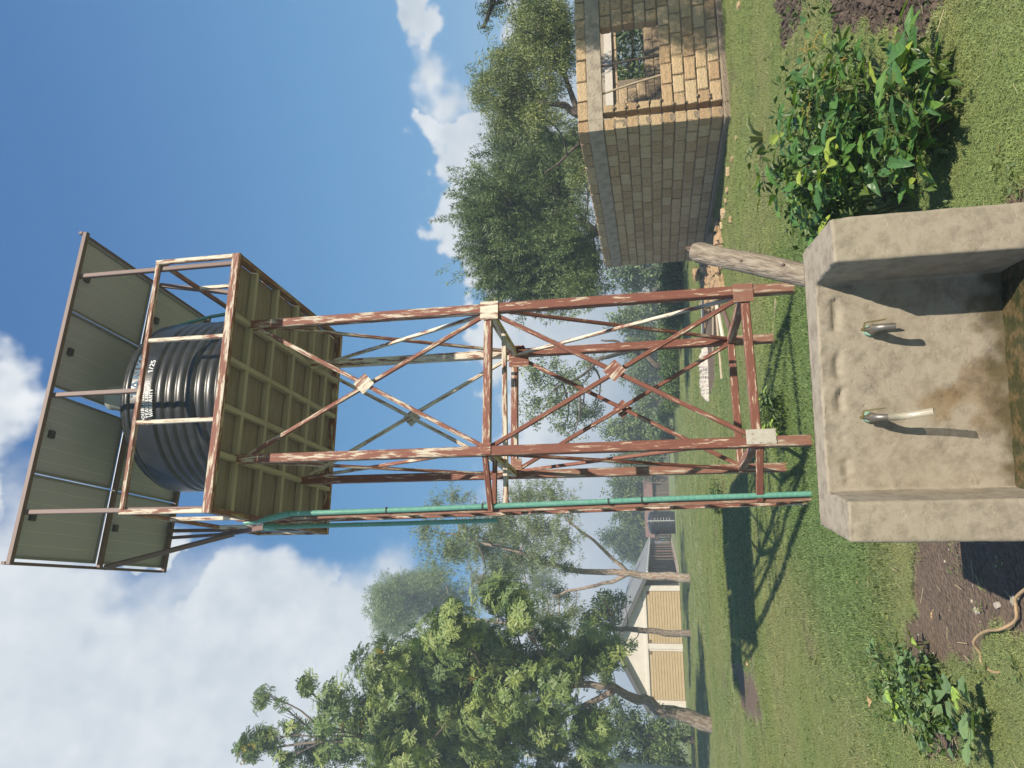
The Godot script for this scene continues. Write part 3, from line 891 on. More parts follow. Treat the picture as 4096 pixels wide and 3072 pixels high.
# ------------------------------------------------------------------ concrete tap stand
func make_tap_stand() -> void:
	# outline of the U seen from above, in metres, in world x and z
	var iBR := Vector2(0.362, -3.385)
	var iBL := Vector2(-0.526, -3.345)
	var ring := [Vector2(0.545, -3.615), Vector2(0.585, -3.06), Vector2(0.405, -3.035), iBR, iBL, Vector2(-0.515, -3.01), Vector2(-0.672, -3.0), Vector2(-0.71, -3.53)]
	var top := 0.83
	var o := thing("tap_stand", "rough U-shaped concrete tap stand with two taps and a wet floor", "tap stand")
	# sample the outline finely with rounded corners
	var pts := PackedVector2Array()
	var k := ring.size()
	for i in k:
		var a: Vector2 = ring[(i + k - 1) % k]
		var b: Vector2 = ring[i]
		var c: Vector2 = ring[(i + 1) % k]
		var r := 0.016
		var d0 := (a - b).normalized()
		var d1 := (c - b).normalized()
		for q in 5:
			var t := q / 4.0
			var p0 := b + d0 * r * (1.0 - t)
			var p1 := b + d1 * r * t
			pts.append(p0.lerp(p1, t))
		var s := b + d1 * r
		var e := c - d1 * r
		var m := int(s.distance_to(e) / 0.014)
		for q in range(1, m):
			pts.append(s.lerp(e, float(q) / m))
	var N := pts.size()
	var nrm := PackedVector2Array()
	for i in N:
		var d := (pts[(i + 2) % N] - pts[(i + N - 2) % N]).normalized()
		nrm.append(Vector2(d.y, -d.x))
	# make the normals point outwards
	var area := 0.0
	for i in N:
		area += pts[i].cross(pts[(i + 1) % N])
	if area < 0.0:
		for i in N:
			nrm[i] = -nrm[i]
	var ch := FastNoiseLite.new()
	ch.seed = 3; ch.frequency = 11.0; ch.fractal_octaves = 4
	var big := FastNoiseLite.new()
	big.seed = 9; big.frequency = 2.2; big.fractal_octaves = 3
	var hs := []
	var y := -0.1
	while y < top - 0.012:
		hs.append([y, 0.0]); y += 0.014
	for q in 6:
		var t := q / 5.0 * PI / 2
		hs.append([top - 0.012 + 0.012 * sin(t), 0.012 * (1.0 - cos(t))])
	var rows := []
	var cols := []
	for h in hs:
		var rw := PackedVector3Array()
		var cw := PackedColorArray()
		for i in N:
			var p := Vector3(pts[i].x, h[0], pts[i].y)
			var edge := smoothstep(top - 0.09, top - 0.01, h[0])
			var cv := ch.get_noise_3dv(p)
			var dis: float = 0.003 * big.get_noise_3dv(p) + 0.0018 * cv - edge * 0.016 * maxf(0.0, cv + 0.05) - h[1]
			# crumbled line a little below the top of the back wall
			var ln := absf(h[0] - (0.752 + 0.02 * big.get_noise_2d(p.x * 2.0, 4.0)))
			if nrm[i].y > 0.7 and ln < 0.02 and p.x < 0.3 and p.x > -0.5:
				dis -= 0.019 * (1.0 - ln / 0.02) * smoothstep(-0.15, 0.3, ch.get_noise_2d(p.x * 0.5, 7.0) + 0.1)
			p += Vector3(nrm[i].x, 0, nrm[i].y) * dis
			p.y += 0.004 * cv * edge
			rw.append(p)
			# water stains on the inner face: brown under the taps, green and dark just above the floor
			var col := Color(1, 1, 1)
			if nrm[i].y > 0.7 and p.z < -3.2:
				var w := big.get_noise_2d(p.x * 2.4, p.y * 1.3) + 0.5 * ch.get_noise_2d(p.x, p.y)
				var st := 1.0 - Vector2((p.x + 0.13) / 0.20, (p.y - 0.19) / 0.14).length() + w * 0.7
				col = col.lerp(Color(0.60, 0.45, 0.27), clampf(st * 1.3, 0, 0.6))
				st = 1.0 - Vector2((p.x + 0.19) / 0.09, (p.y - 0.36) / 0.10).length() + w * 0.6
				col = col.lerp(Color(0.66, 0.52, 0.33), clampf(st * 1.5, 0, 0.7))
				st = 1.0 - absf(p.y - 0.08) / 0.13 + w * 0.7 - smoothstep(-0.2, -0.5, p.x) * 0.5
				col = col.lerp(Color(0.30, 0.27, 0.15), clampf(st * 1.6, 0, 0.9))
			var pale := clampf(big.get_noise_3dv(p * 1.6 + Vector3(7, 7, 7)) * 2.0 - 0.3, 0.0, 1.0)
			col = col * Color(1.0 + 0.16 * pale, 1.0 + 0.20 * pale, 1.0 + 0.27 * pale)
			cw.append(col)
		rows.append(rw); cols.append(cw)
	var mb := MB.new()
	var H := hs.size()
	var nn := []
	for j in H:
		var r := PackedVector3Array()
		for i in N:
			var a: Vector3 = rows[j][(i + 1) % N] - rows[j][(i + N - 1) % N]
			var b: Vector3 = rows[mini(j + 1, H - 1)][i] - rows[maxi(j - 1, 0)][i]
			var m := a.cross(b).normalized()
			if m.dot(Vector3(nrm[i].x, 0.4 if hs[j][1] > 0.01 else 0.0, nrm[i].y)) < 0.0:
				m = -m
			if j == H - 1:
				m = (m + Vector3.UP * 2.0).normalized()
			r.append(m)
		nn.append(r)
	for j in H - 1:
		for i in N:
			var q := (i + 1) % N
			mb.tric(rows[j][i], rows[j][q], rows[j + 1][q], nn[j][i], nn[j][q], nn[j + 1][q], cols[j][i], cols[j][q], cols[j + 1][q])
			mb.tric(rows[j][i], rows[j + 1][q], rows[j + 1][i], nn[j][i], nn[j + 1][q], nn[j + 1][i], cols[j][i], cols[j + 1][q], cols[j + 1][i])
	var cap := PackedVector2Array()
	for i in N:
		cap.append(pts[i] - nrm[i] * 0.01)
	var ix := Geometry2D.triangulate_polygon(cap)
	if ix.is_empty():
		print('cap failed')
	for i in range(0, ix.size(), 3):
		var a: Vector3 = rows[H - 1][ix[i]]
		var b: Vector3 = rows[H - 1][ix[i + 1]]
		var c: Vector3 = rows[H - 1][ix[i + 2]]
		mb.tric(a, b, c, Vector3.UP, Vector3.UP, Vector3.UP, cols[H - 1][ix[i]], cols[H - 1][ix[i + 1]], cols[H - 1][ix[i + 2]])
	put(o, "wall", mb.done(), M.concrete)
	# the wet floor slab
	var fb := MB.new()
	var fw := FastNoiseLite.new()
	fw.seed = 21; fw.frequency = 6.0
	var gx := 60
	var gz := 40
	var fv := func(i: int, j: int) -> Vector3:
		var x := lerpf(-0.60, 0.47, float(i) / gx)
		var z := lerpf(-3.40, -2.75, float(j) / gz)
		return Vector3(x, 0.105 + 0.006 * fw.get_noise_2d(x, z) - 0.02 * (z + 3.4), z)
	for i in gx:
		for j in gz:
			var a: Vector3 = fv.call(i, j)
			var b: Vector3 = fv.call(i + 1, j)
			var c: Vector3 = fv.call(i + 1, j + 1)
			var d: Vector3 = fv.call(i, j + 1)
			var u := Vector3.UP
			mb.col = Color.WHITE
			fb.tri(a, b, c, u, u, u); fb.tri(a, c, d, u, u, u)
	fb.quad(Vector3(-0.60, 0.092, -2.75), Vector3(0.47, 0.092, -2.75), Vector3(0.47, -0.1, -2.75), Vector3(-0.60, -0.1, -2.75), Vector3(0, 0, 1))
	put(o, "floor_slab", fb.done(), M.wet_floor)
	# taps
	var tr := thing("tap", "small weathered tap on its green socket, without a hose", "tap", Vector3(0.148, 0.625, -3.385), 0.08)
	tap(tr, false)
	var tl := thing("tap", "brass lever tap with a short clear hose pushed on it", "tap", Vector3(-0.216, 0.652, -3.362), 0.04)
	tap(tl, true)

func tap(o: Node3D, hose: bool) -> void:
	var s := MB.new()
	s.tube([Vector3(0, 0, -0.02), Vector3(0, 0, 0.018), Vector3(0, 0, 0.022)], [0.024, 0.024, 0.02], 16)
	put(o, "socket", s.done(), M.socket_green)
	var b := MB.new()
	b.tube([Vector3(0, 0, 0.01), Vector3(0, 0, 0.045), Vector3(0, 0, 0.05), Vector3(0, 0.0, 0.085), Vector3(0, -0.004, 0.1), Vector3(0, -0.016, 0.116), Vector3(0, -0.035, 0.124), Vector3(0, -0.07, 0.127)], [0.013, 0.013, 0.019, 0.019, 0.016, 0.014, 0.013, 0.014], 14)
	b.tube([Vector3(0, 0.005, 0.068), Vector3(0.0, 0.036, 0.068)], [0.011, 0.009], 12)
	put(o, "body", b.done(), M.tap_grey)
	var l := MB.new()
	var hy := 0.038
	l.bar(Vector3(0.0, hy, 0.068), Vector3(0.028, hy - 0.006, 0.074), 0.02, 0.005, Vector3(0, 0, 1), 0.001)
	l.bar(Vector3(0.028, hy - 0.004, 0.076), Vector3(0.036, hy - 0.085, 0.084), 0.02, 0.005, Vector3(0, 0, 1), 0.001)
	l.tube([Vector3(0, hy - 0.002, 0.068), Vector3(0, hy + 0.008, 0.068)], [0.007, 0.006], 8)
	put(o, "lever", l.done(), M.brass)
	if hose:
		var h := MB.new()
		var pts := [Vector3(0, -0.045, 0.125), Vector3(0.0, -0.085, 0.13), Vector3(0.004, -0.118, 0.142), Vector3(0.010, -0.155, 0.165), Vector3(0.018, -0.195, 0.198)]
		h.tube(pts, [0.0145, 0.0145, 0.0145, 0.0145, 0.0145], 16)
		put(o, "hose", h.done(), M.hose_clear)

# ------------------------------------------------------------------ stone house being built
func box_mesh(lo: Vector3, hi: Vector3, cut := 0.004) -> ArrayMesh:
	var mb := MB.new()
	mb.block(lo, hi, cut, 0.0, rng)
	return mb.done()

func make_stone_house() -> void:
	var o := thing("stone_house", "unfinished roofless house of rough tan stone blocks", "house", Vector3(4.34, 0, -12.97), 0.2014)
	var kinds := []
	for i in 6:
		var mb := MB.new()
		mb.block(Vector3(-0.192, -0.094, -0.1), Vector3(0.192, 0.094, 0.1), 0.009 + 0.003 * (i % 3), 0.006, rng)
		kinds.append(mb.done())
	var ch := 0.203
	var y0 := 0.11
	var L := 6.9
	# side wall
	var side := put(o, "side_wall", box_mesh(Vector3(0.028, y0, -L + 0.01), Vector3(0.172, y0 + 10 * ch, -0.012)), M.mortar)
	for r in 11:
		var y := y0 + (r + 0.5) * ch if r < 10 else 2.49
		var z := 0.0
		var first := true
		while z > -L + 0.05:
			var ln := 0.40 * rng.randf_range(0.85, 1.15)
			if first and r % 2 == 1:
				ln = 0.22
			first = false
			ln = minf(ln, L + z)
			if L + z - ln < 0.12:
				ln = L + z
			var b := put(side, "block", kinds[rng.randi() % 6], M["stone_block_%d" % (rng.randi() % 5)])
			b.transform = Transform3D(Basis(Vector3.UP, PI / 2) * Basis.from_scale(Vector3((ln - 0.02) / 0.384, 0.97, rng.randf_range(0.97, 1.0))), Vector3(0.1 + rng.randf_range(-0.006, 0.006), y, z - ln / 2))
			if rng.randf() < 0.5:
				b.rotate_object_local(Vector3.UP, PI)
			z -= ln
	# front wall with its window
	var front := put(o, "front_wall", box_mesh(Vector3(0.325, y0, -0.172), Vector3(7.0, y0 + 5 * ch - 0.02, -0.028)), M.mortar)
	put(front, "mortar_core", box_mesh(Vector3(0.325, y0 + 5 * ch - 0.02, -0.171), Vector3(0.455, y0 + 10 * ch, -0.028)), M.mortar)
	put(front, "mortar_core", box_mesh(Vector3(2.02, y0 + 5 * ch - 0.02, -0.171), Vector3(7.0, y0 + 10 * ch, -0.028)), M.mortar)
	for r in 11:
		var y := y0 + (r + 0.5) * ch if r < 10 else 2.49
		var spans := [[0.31, 3.3]] if r < 5 or r == 10 else [[0.31, 0.47], [2.0, 3.3]]
		if r == 10:
			spans = [[0.21, 3.3]]
		for s in spans:
			var x: float = s[0]
			var first := true
			while x < s[1] - 0.05:
				var ln := 0.40 * rng.randf_range(0.85, 1.15)
				if first and r % 2 == 1: ln = 0.24
				first = false
				ln = minf(ln, s[1] - x)
				if s[1] - x - ln < 0.1: ln = s[1] - x
				var b := put(front, "block", kinds[rng.randi() % 6], M["stone_block_%d" % (rng.randi() % 5)])
				b.transform = Transform3D(Basis.from_scale(Vector3((ln - 0.02) / 0.384, 0.95, rng.randf_range(0.97, 1.0))), Vector3(x + ln / 2, y, -0.1 + rng.randf_range(-0.008, 0.008)))
				x += ln
	# lumps of mortar squeezed out of the open slot
	for i in 12:
		var mb := MB.new()
		mb.block(Vector3(-0.03, -0.02, -0.02), Vector3(0.03, 0.02, 0.02), 0.012, 0.008, rng)
		var b := put(front, "mortar_lump", mb.done(), M.mortar)
		b.position = Vector3(rng.randf_range(0.33, 0.46), y0 + ch * (i % 10) + 0.01, 0.012)
	# ring beam on top of the walls
	put(o, "ring_beam", box_mesh(Vector3(-0.012, 2.141, -L), Vector3(0.205, 2.398, 0.012)), M.ring_beam)
	put(o, "ring_beam", box_mesh(Vector3(0.206, 2.141, -0.205), Vector3(7.0, 2.398, 0.012)), M.ring_beam)
	# plinth
	for q in [[Vector3(-0.05, -0.3, -L - 0.03), Vector3(0.24, 0.109, 0.05)], [Vector3(0.241, -0.3, -0.24), Vector3(7.0, 0.109, 0.05)]]:
		put(o, "plinth", box_mesh(q[0], q[1], 0.02), M.mortar)
	# cross wall inside, seen through the window
	var iw := MB.new()
	for r in 10:
		var x := 0.2
		var y := y0 + (r + 0.5) * ch
		while x < 7.0:
			var ln := 0.40 * rng.randf_range(0.8, 1.2)
			if not (x + ln > 3.2 and x < 4.5 and y > 1.4 and y < 2.03):
				iw.block(Vector3(x + 0.01, y - 0.092, -3.6), Vector3(x + ln - 0.01, y + 0.092, -3.44 + rng.randf_range(-0.01, 0.01)), 0.01, 0.006, rng)
			x += ln
	var inner := put(o, "inner_wall", iw.done(), M.stone_block_3)
	put(inner, "mortar_core", box_mesh(Vector3(0.21, 0, -3.59), Vector3(3.18, 2.14, -3.455)), M.mortar)
	put(inner, "mortar_core", box_mesh(Vector3(4.55, 0, -3.59), Vector3(7.0, 2.14, -3.455)), M.mortar)
	put(inner, "mortar_core", box_mesh(Vector3(3.18, 0, -3.589), Vector3(4.55, 1.33, -3.456)), M.mortar)
	put(inner, "ring_beam", box_mesh(Vector3(0.21, 2.141, -3.62), Vector3(7.0, 2.398, -3.42)), M.ring_beam)
	put(o, "back_wall", box_mesh(Vector3(0.21, 0, -L), Vector3(2.6, 2.14, -L + 0.2)), M.stone_block_1)
	var bd := MB.new()
	bd.bar(Vector3(2.5, 2.15, -3.40), Vector3(4.9, 2.13, -3.40), 0.03, 0.17, Vector3(0, 0, 1), 0.003)
	put(o, "lintel_board", bd.done(), M.timber_white)
	var fl := MB.new()
	fl.quad(Vector3(0.2, 0.12, -0.2), Vector3(7.0, 0.12, -0.2), Vector3(7.0, 0.12, -3.44), Vector3(0.2, 0.12, -3.44), Vector3.UP)
	put(o, "floor", fl.done(), M.mortar)
	# sticks propping the lintel in the window
	for q in [["straight dark stick propped in the window opening of the stone house", 1.27, 1.34, 0.016], ["slanting pale stick propped in the window opening of the stone house", 0.73, 0.95, 0.018]]:
		var s := thing("prop_stick", q[0], "stick", Vector3(4.34, 0, -12.97), 0.2014)
		var mb := MB.new()
		mb.tube([Vector3(q[1], 2.14, -0.06), Vector3((q[1] + q[2]) / 2.0 + 0.015, 1.6, -0.055), Vector3(q[2], 1.105, -0.05)], [q[3], q[3] * 1.1, q[3]], 8)
		put(s, "stick", mb.done(), M.timber if q[1] < 1.0 else M.bark_dark)

# ------------------------------------------------------------------ buildings farther away
func make_far_buildings() -> void:
	# school block: gable towards the camera
	var o := thing("school_building", "long cream house with tan boarded gable and grey iron roof", "house", Vector3(-16.85, 0, -60.6), 0.13)
	var w := 9.45
	var he := 3.05
	var ap := 5.45
	var L := 38.0
	var g := MB.new()
	g.flat(Vector3(0, he, 0), Vector3(-w, he, 0), Vector3(-w / 2, ap, 0), Vector3(0, 0, 1))
	g.quad(Vector3(0, -0.3, 0), Vector3(-w, -0.3, 0), Vector3(-w, he, 0), Vector3(0, he, 0), Vector3(0, 0, 1))
	put(o, "gable_wall", g.done(), M.plaster_cream)
	var pil := MB.new()
	for x in [-0.2, -w / 2, -w + 0.18]:
		pil.block(Vector3(x - 0.21, -0.3, 0.002), Vector3(x + 0.21, 2.78, 0.09), 0.02, 0.0, rng)
	pil.block(Vector3(-w + 0.02, 2.79, 0.002), Vector3(-0.02, he, 0.088), 0.02, 0.0, rng)
	put(o, "wall_frame", pil.done(), M.plaster_cream)
	for s in 2:
		var xa := -0.42 - s * (w / 2 - 0.05)
		var xb := -w / 2 + 0.22 - s * (w / 2 - 0.22 - 0.4 + 0.24)
		var pn := put(o, "board_panel", box_mesh(Vector3(xb, 0.08, 0.003), Vector3(xa, 2.72, 0.02)), M.board_gap)
		var rows := 12
		for r in rows:
			var y := 0.1 + r * 2.6 / rows
			var c := 0.26 if r == rows - 1 else 0.0
			put(pn, "board", box_mesh(Vector3(xb + 0.02 + c, y + 0.012, 0.021), Vector3(xa - 0.02 - c, y + 2.6 / rows - 0.012, 0.055), 0.008), M.board_tan)
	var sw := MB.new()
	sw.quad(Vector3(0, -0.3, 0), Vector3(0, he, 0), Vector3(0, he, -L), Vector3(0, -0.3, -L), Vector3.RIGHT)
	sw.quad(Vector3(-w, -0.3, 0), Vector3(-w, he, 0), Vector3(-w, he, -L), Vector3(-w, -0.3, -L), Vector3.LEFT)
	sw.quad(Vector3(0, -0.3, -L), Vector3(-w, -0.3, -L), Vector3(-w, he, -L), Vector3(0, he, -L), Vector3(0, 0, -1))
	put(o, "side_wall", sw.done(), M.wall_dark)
	for i in 5:
		var z := -4.0 - i * 7.0
		put(o, "window", box_mesh(Vector3(0.003, 1.0, z - 2.2), Vector3(0.05, 2.3, z), 0.01), M.black_box)
	# two roof slopes with an overhang, eaves and fascia
	var over := 1.1
	var sl := (ap - he) / (w / 2)
	for s in [1, -1]:
		var xe := over if s == 1 else -w - over * 0.35
		var ye: float = he + 0.16 - sl * (over if s == 1 else over * 0.35)
		var rm := MB.new()
		var n := 60
		for i in n:
			var za := 0.55 - (L + 1.0) * i / n
			var zb := 0.55 - (L + 1.0) * (i + 1) / n
			var k := 0.02 if i % 2 == 0 else -0.02
			rm.quad(Vector3(-w / 2, ap + 0.2 + k, za), Vector3(xe, ye + k, za), Vector3(xe, ye - k, zb), Vector3(-w / 2, ap + 0.2 - k, zb), Vector3(s * 0.4, 1, 0))
		put(o, "roof", rm.done(), M.roof_iron)
		var ff := MB.new()
		ff.bar(Vector3(-w / 2, ap + 0.05, 0.5), Vector3(xe, ye - 0.14, 0.5), 0.05, 0.28, Vector3(0, 0, 1), 0.01)
		put(o, "barge_board", ff.done(), M.fascia)
		var gt := MB.new()
		gt.bar(Vector3(xe + s * 0.08, ye - 0.06, 0.6), Vector3(xe + s * 0.08, ye - 0.06, -L - 0.4), 0.14, 0.14, Vector3.ZERO, 0.03)
		put(o, "gutter", gt.done(), M.gutter)
	for i in 11:
		var z := -10.0 - i * 2.6
		var pm := MB.new()
		pm.bar(Vector3(1.0, -0.2, z), Vector3(1.0, 2.62, z), 0.13, 0.13, Vector3.RIGHT, 0.01)
		put(o, "veranda_post", pm.done(), M.roof_rust if i % 2 else M.wall_dark)
	put(o, "veranda_floor", box_mesh(Vector3(0.0, -0.3, -L), Vector3(1.5, 0.12, 0.0), 0.03), M.ring_beam)
	# small black tank by its far corner
	var t := thing("rain_tank", "small black ribbed tank with white ladder pipe by the long house", "water tank", Vector3(-13.2, 0, -68.0))
	var pr := [Vector2(0.001, 0.0), Vector2(1.0, 0.0)]
	for i in 10:
		for k in 4:
			pr.append(Vector2(0.97 + 0.05 * sin(PI * (k + 0.5) / 4.0), 0.03 + 0.22 * (i + k / 4.0)))
	pr.append_array([Vector2(0.9, 2.3), Vector2(0.5, 2.42), Vector2(0.001, 2.45)])
	var mb := MB.new()
	mb.lathe(pr, 32)
	put(t, "body", mb.done(), M.tank_plastic)
	var pp := MB.new()
	pp.bar(Vector3(0.35, 0.1, 0.98), Vector3(0.35, 2.45, 0.98), 0.05, 0.05, Vector3.RIGHT)
	for i in 6:
		pp.bar(Vector3(0.35, 0.5 + i * 0.26, 0.98), Vector3(0.62, 0.5 + i * 0.26, 0.92), 0.03, 0.03)
	put(t, "pipe", pp.done(), M.gutter)
	# hut with a grey iron roof far behind the trees
	for h in [["iron_roof_hut", "far hut with pale grey iron gable roof among the trees", Vector3(11.0, 0, -110), 4.2, 1.1, 2.9, "roof_iron", "wall_dark"], ["rusty_roof_shed", "low far shed with rusty red roof behind a pole fence", Vector3(-15.5, 0, -92.0), 8.0, 2.0, 3.1, "roof_rust", "wall_dark"]]:
		var b := thing(h[0], h[1], "hut", h[2], 0.15)
		var hw: float = h[3] / 2.0
		var e: float = h[4]
		var a: float = h[5]
		put(b, "wall", box_mesh(Vector3(-hw + 0.3, -0.3, -2.5), Vector3(hw - 0.3, e + 0.1, 2.5), 0.02), M[h[7]])
		var r := MB.new()
		r.quad(Vector3(-hw, e, 2.9), Vector3(hw, e, 2.9), Vector3(hw, a, 0), Vector3(-hw, a, 0), Vector3(0, 1, 1))
		r.quad(Vector3(-hw, e, -2.9), Vector3(hw, e, -2.9), Vector3(hw, a, 0), Vector3(-hw, a, 0), Vector3(0, 1, -1))
		put(b, "roof", r.done(), M[h[6]])
		var ge := MB.new()
		for s in [-1, 1]:
			ge.flat(Vector3(s * (hw - 0.3), e, -2.5), Vector3(s * (hw - 0.3), e, 2.5), Vector3(s * (hw - 0.3), a - 0.2, 0), Vector3(s, 0, 0))
		put(b, "gable", ge.done(), M[h[6]])
	# fence of crooked poles in front of the shed
	for i in 26:
		var x := -17.5 + i * 0.75 + rng.randf_range(-0.2, 0.2)
		var f := thing("fence_pole", "crooked grey pole of the far fence before the rusty shed", "pole", Vector3(x, 0, -85.0 + rng.randf_range(-0.3, 0.3)), 0.0, "poles of the far fence")
		var q := MB.new()
		var d := rng.randf_range(-0.25, 0.25)
		q.tube([Vector3(0, -0.2, 0), Vector3(d * 0.6, 1.0, 0), Vector3(d, rng.randf_range(1.5, 2.3), 0)], [0.06, 0.055, 0.04], 6)
		put(f, "pole", q.done(), M.bark_grey)
	var up := thing("utility_pole", "tall pale utility pole at the hedge beyond the big leafy tree", "pole", Vector3(-19.9, 0, -38.0))
	var u := MB.new()
	u.tube([Vector3(0, -0.3, 0), Vector3(0.1, 3.5, 0), Vector3(0.42, 9.0, 0)], [0.15, 0.14, 0.11], 10)
	put(up, "pole", u.done(), M.pole_pale)

# ------------------------------------------------------------------ trees
func leaf_cluster(count: int, ln: float, wd: float, spread: float, droop: float, sd: int, folded := true) -> ArrayMesh:
	var r := RandomNumberGenerator.new()
	r.seed = sd
	var mb := MB.new()
	for i in count:
		var d := Vector3(r.randf_range(-1, 1), r.randf_range(-0.7, 0.9), r.randf_range(-1, 1)).normalized()
		var p := d * spread * r.randf_range(0.1, 1.0)
		var ax := (d + Vector3(r.randf_range(-0.7, 0.7), -droop * 2.0, r.randf_range(-0.7, 0.7))).normalized()
		var sd2 := ax.cross(Vector3(r.randf_range(-1, 1), r.randf_range(0.2, 1), r.randf_range(-1, 1))).normalized()
		var nn := ax.cross(sd2).normalized()
		if nn.y < 0.0: nn = -nn
		var l := ln * r.randf_range(0.7, 1.2)
		var w := wd * r.randf_range(0.8, 1.2) / 2.0
		var k := r.randf_range(0.75, 1.25)
		mb.col = Color(k * r.randf_range(0.85, 1.2), k, k * 0.9)
		var m := p + ax * l * 0.45 - nn * l * 0.06
		var e := p + ax * l - nn * l * 0.12
		var n1 := (nn + sd2 * 0.3).normalized()
		var n3 := (nn - sd2 * 0.3).normalized()
		mb.tri(p, m + sd2 * w + nn * w * 0.3, e, n1, n1, n1)
		mb.tri(p, m - sd2 * w + nn * w * 0.3, e, n3, n3, n3)
	return mb.done()

# a plume: small leaves thick along an upright twig
func leaf_plume(count: int, height: float, width: float, ln: float, wd: float, sd: int) -> ArrayMesh:
	var r := RandomNumberGenerator.new()
	r.seed = sd
	var mb := MB.new()
	for i in count:
		var t := r.randf()
		var w := r.randf() * TAU
		var o := Vector3(cos(w), 0, sin(w))
		var p := Vector3(0, height * (t - 0.4), 0) + o * width * (1.0 - t) * r.randf_range(0.2, 1.0)
		var ax := (o * 0.7 + Vector3.UP * r.randf_range(0.2, 1.0)).normalized()
		var sw := ax.cross(Vector3(r.randf_range(-1, 1), r.randf_range(-1, 1), r.randf_range(-1, 1))).normalized()
		var nn := ax.cross(sw).normalized()
		if nn.dot(o) < 0.0: nn = -nn
		var k := r.randf_range(0.75, 1.25)
		mb.col = Color(k * r.randf_range(0.85, 1.2), k, k * 0.9)
		var l := ln * r.randf_range(0.7, 1.3)
		mb.tri(p - sw * wd / 2, p + sw * wd / 2, p + ax * l, nn, nn, nn)
	return mb.done()

# a spray: leaflets in two rows along a bent stalk (pinnate leaf)
func leaf_spray(stalks: int, pairs: int, reach: float, ln: float, wd: float, droop: float, sd: int) -> ArrayMesh:
	var r := RandomNumberGenerator.new()
	r.seed = sd
	var mb := MB.new()
	for s in stalks:
		var w := TAU * s / stalks + r.randf_range(-0.4, 0.4)
		var d := Vector3(cos(w), r.randf_range(-0.1, 0.7), sin(w)).normalized()
		var side := d.cross(Vector3.UP).normalized()
		var k := r.randf_range(0.75, 1.25)
		for i in pairs:
			var t := float(i + 1) / pairs
			var p := d * reach * t + Vector3.DOWN * droop * reach * t * t
			for g in [-1, 1]:
				var ax: Vector3 = (side * g + d * 0.5 + Vector3.DOWN * (0.2 + droop * 0.5)).normalized()
				var nn: Vector3 = (Vector3.UP + side * g * 0.3 + d * 0.2 * r.randf_range(-1, 1)).normalized()
				var sw := ax.cross(nn).normalized() * wd / 2.0
				var l := ln * r.randf_range(0.8, 1.15) * (1.0 - 0.35 * absf(t - 0.5))
				mb.col = Color(k * r.randf_range(0.85, 1.15), k, k * 0.9)
				var m := p + ax * l * 0.5
				mb.tri(p, m + sw, p + ax * l, nn, nn, nn)
				mb.tri(p, m - sw, p + ax * l, nn, nn, nn)
	return mb.done()

func curve(a: Vector3, b: Vector3, sag: Vector3, n := 5) -> Array:
	var out := []
	for i in n + 1:
		var t := float(i) / n
		out.append(a.lerp(b, t) + sag * 4.0 * t * (1.0 - t))
	return out

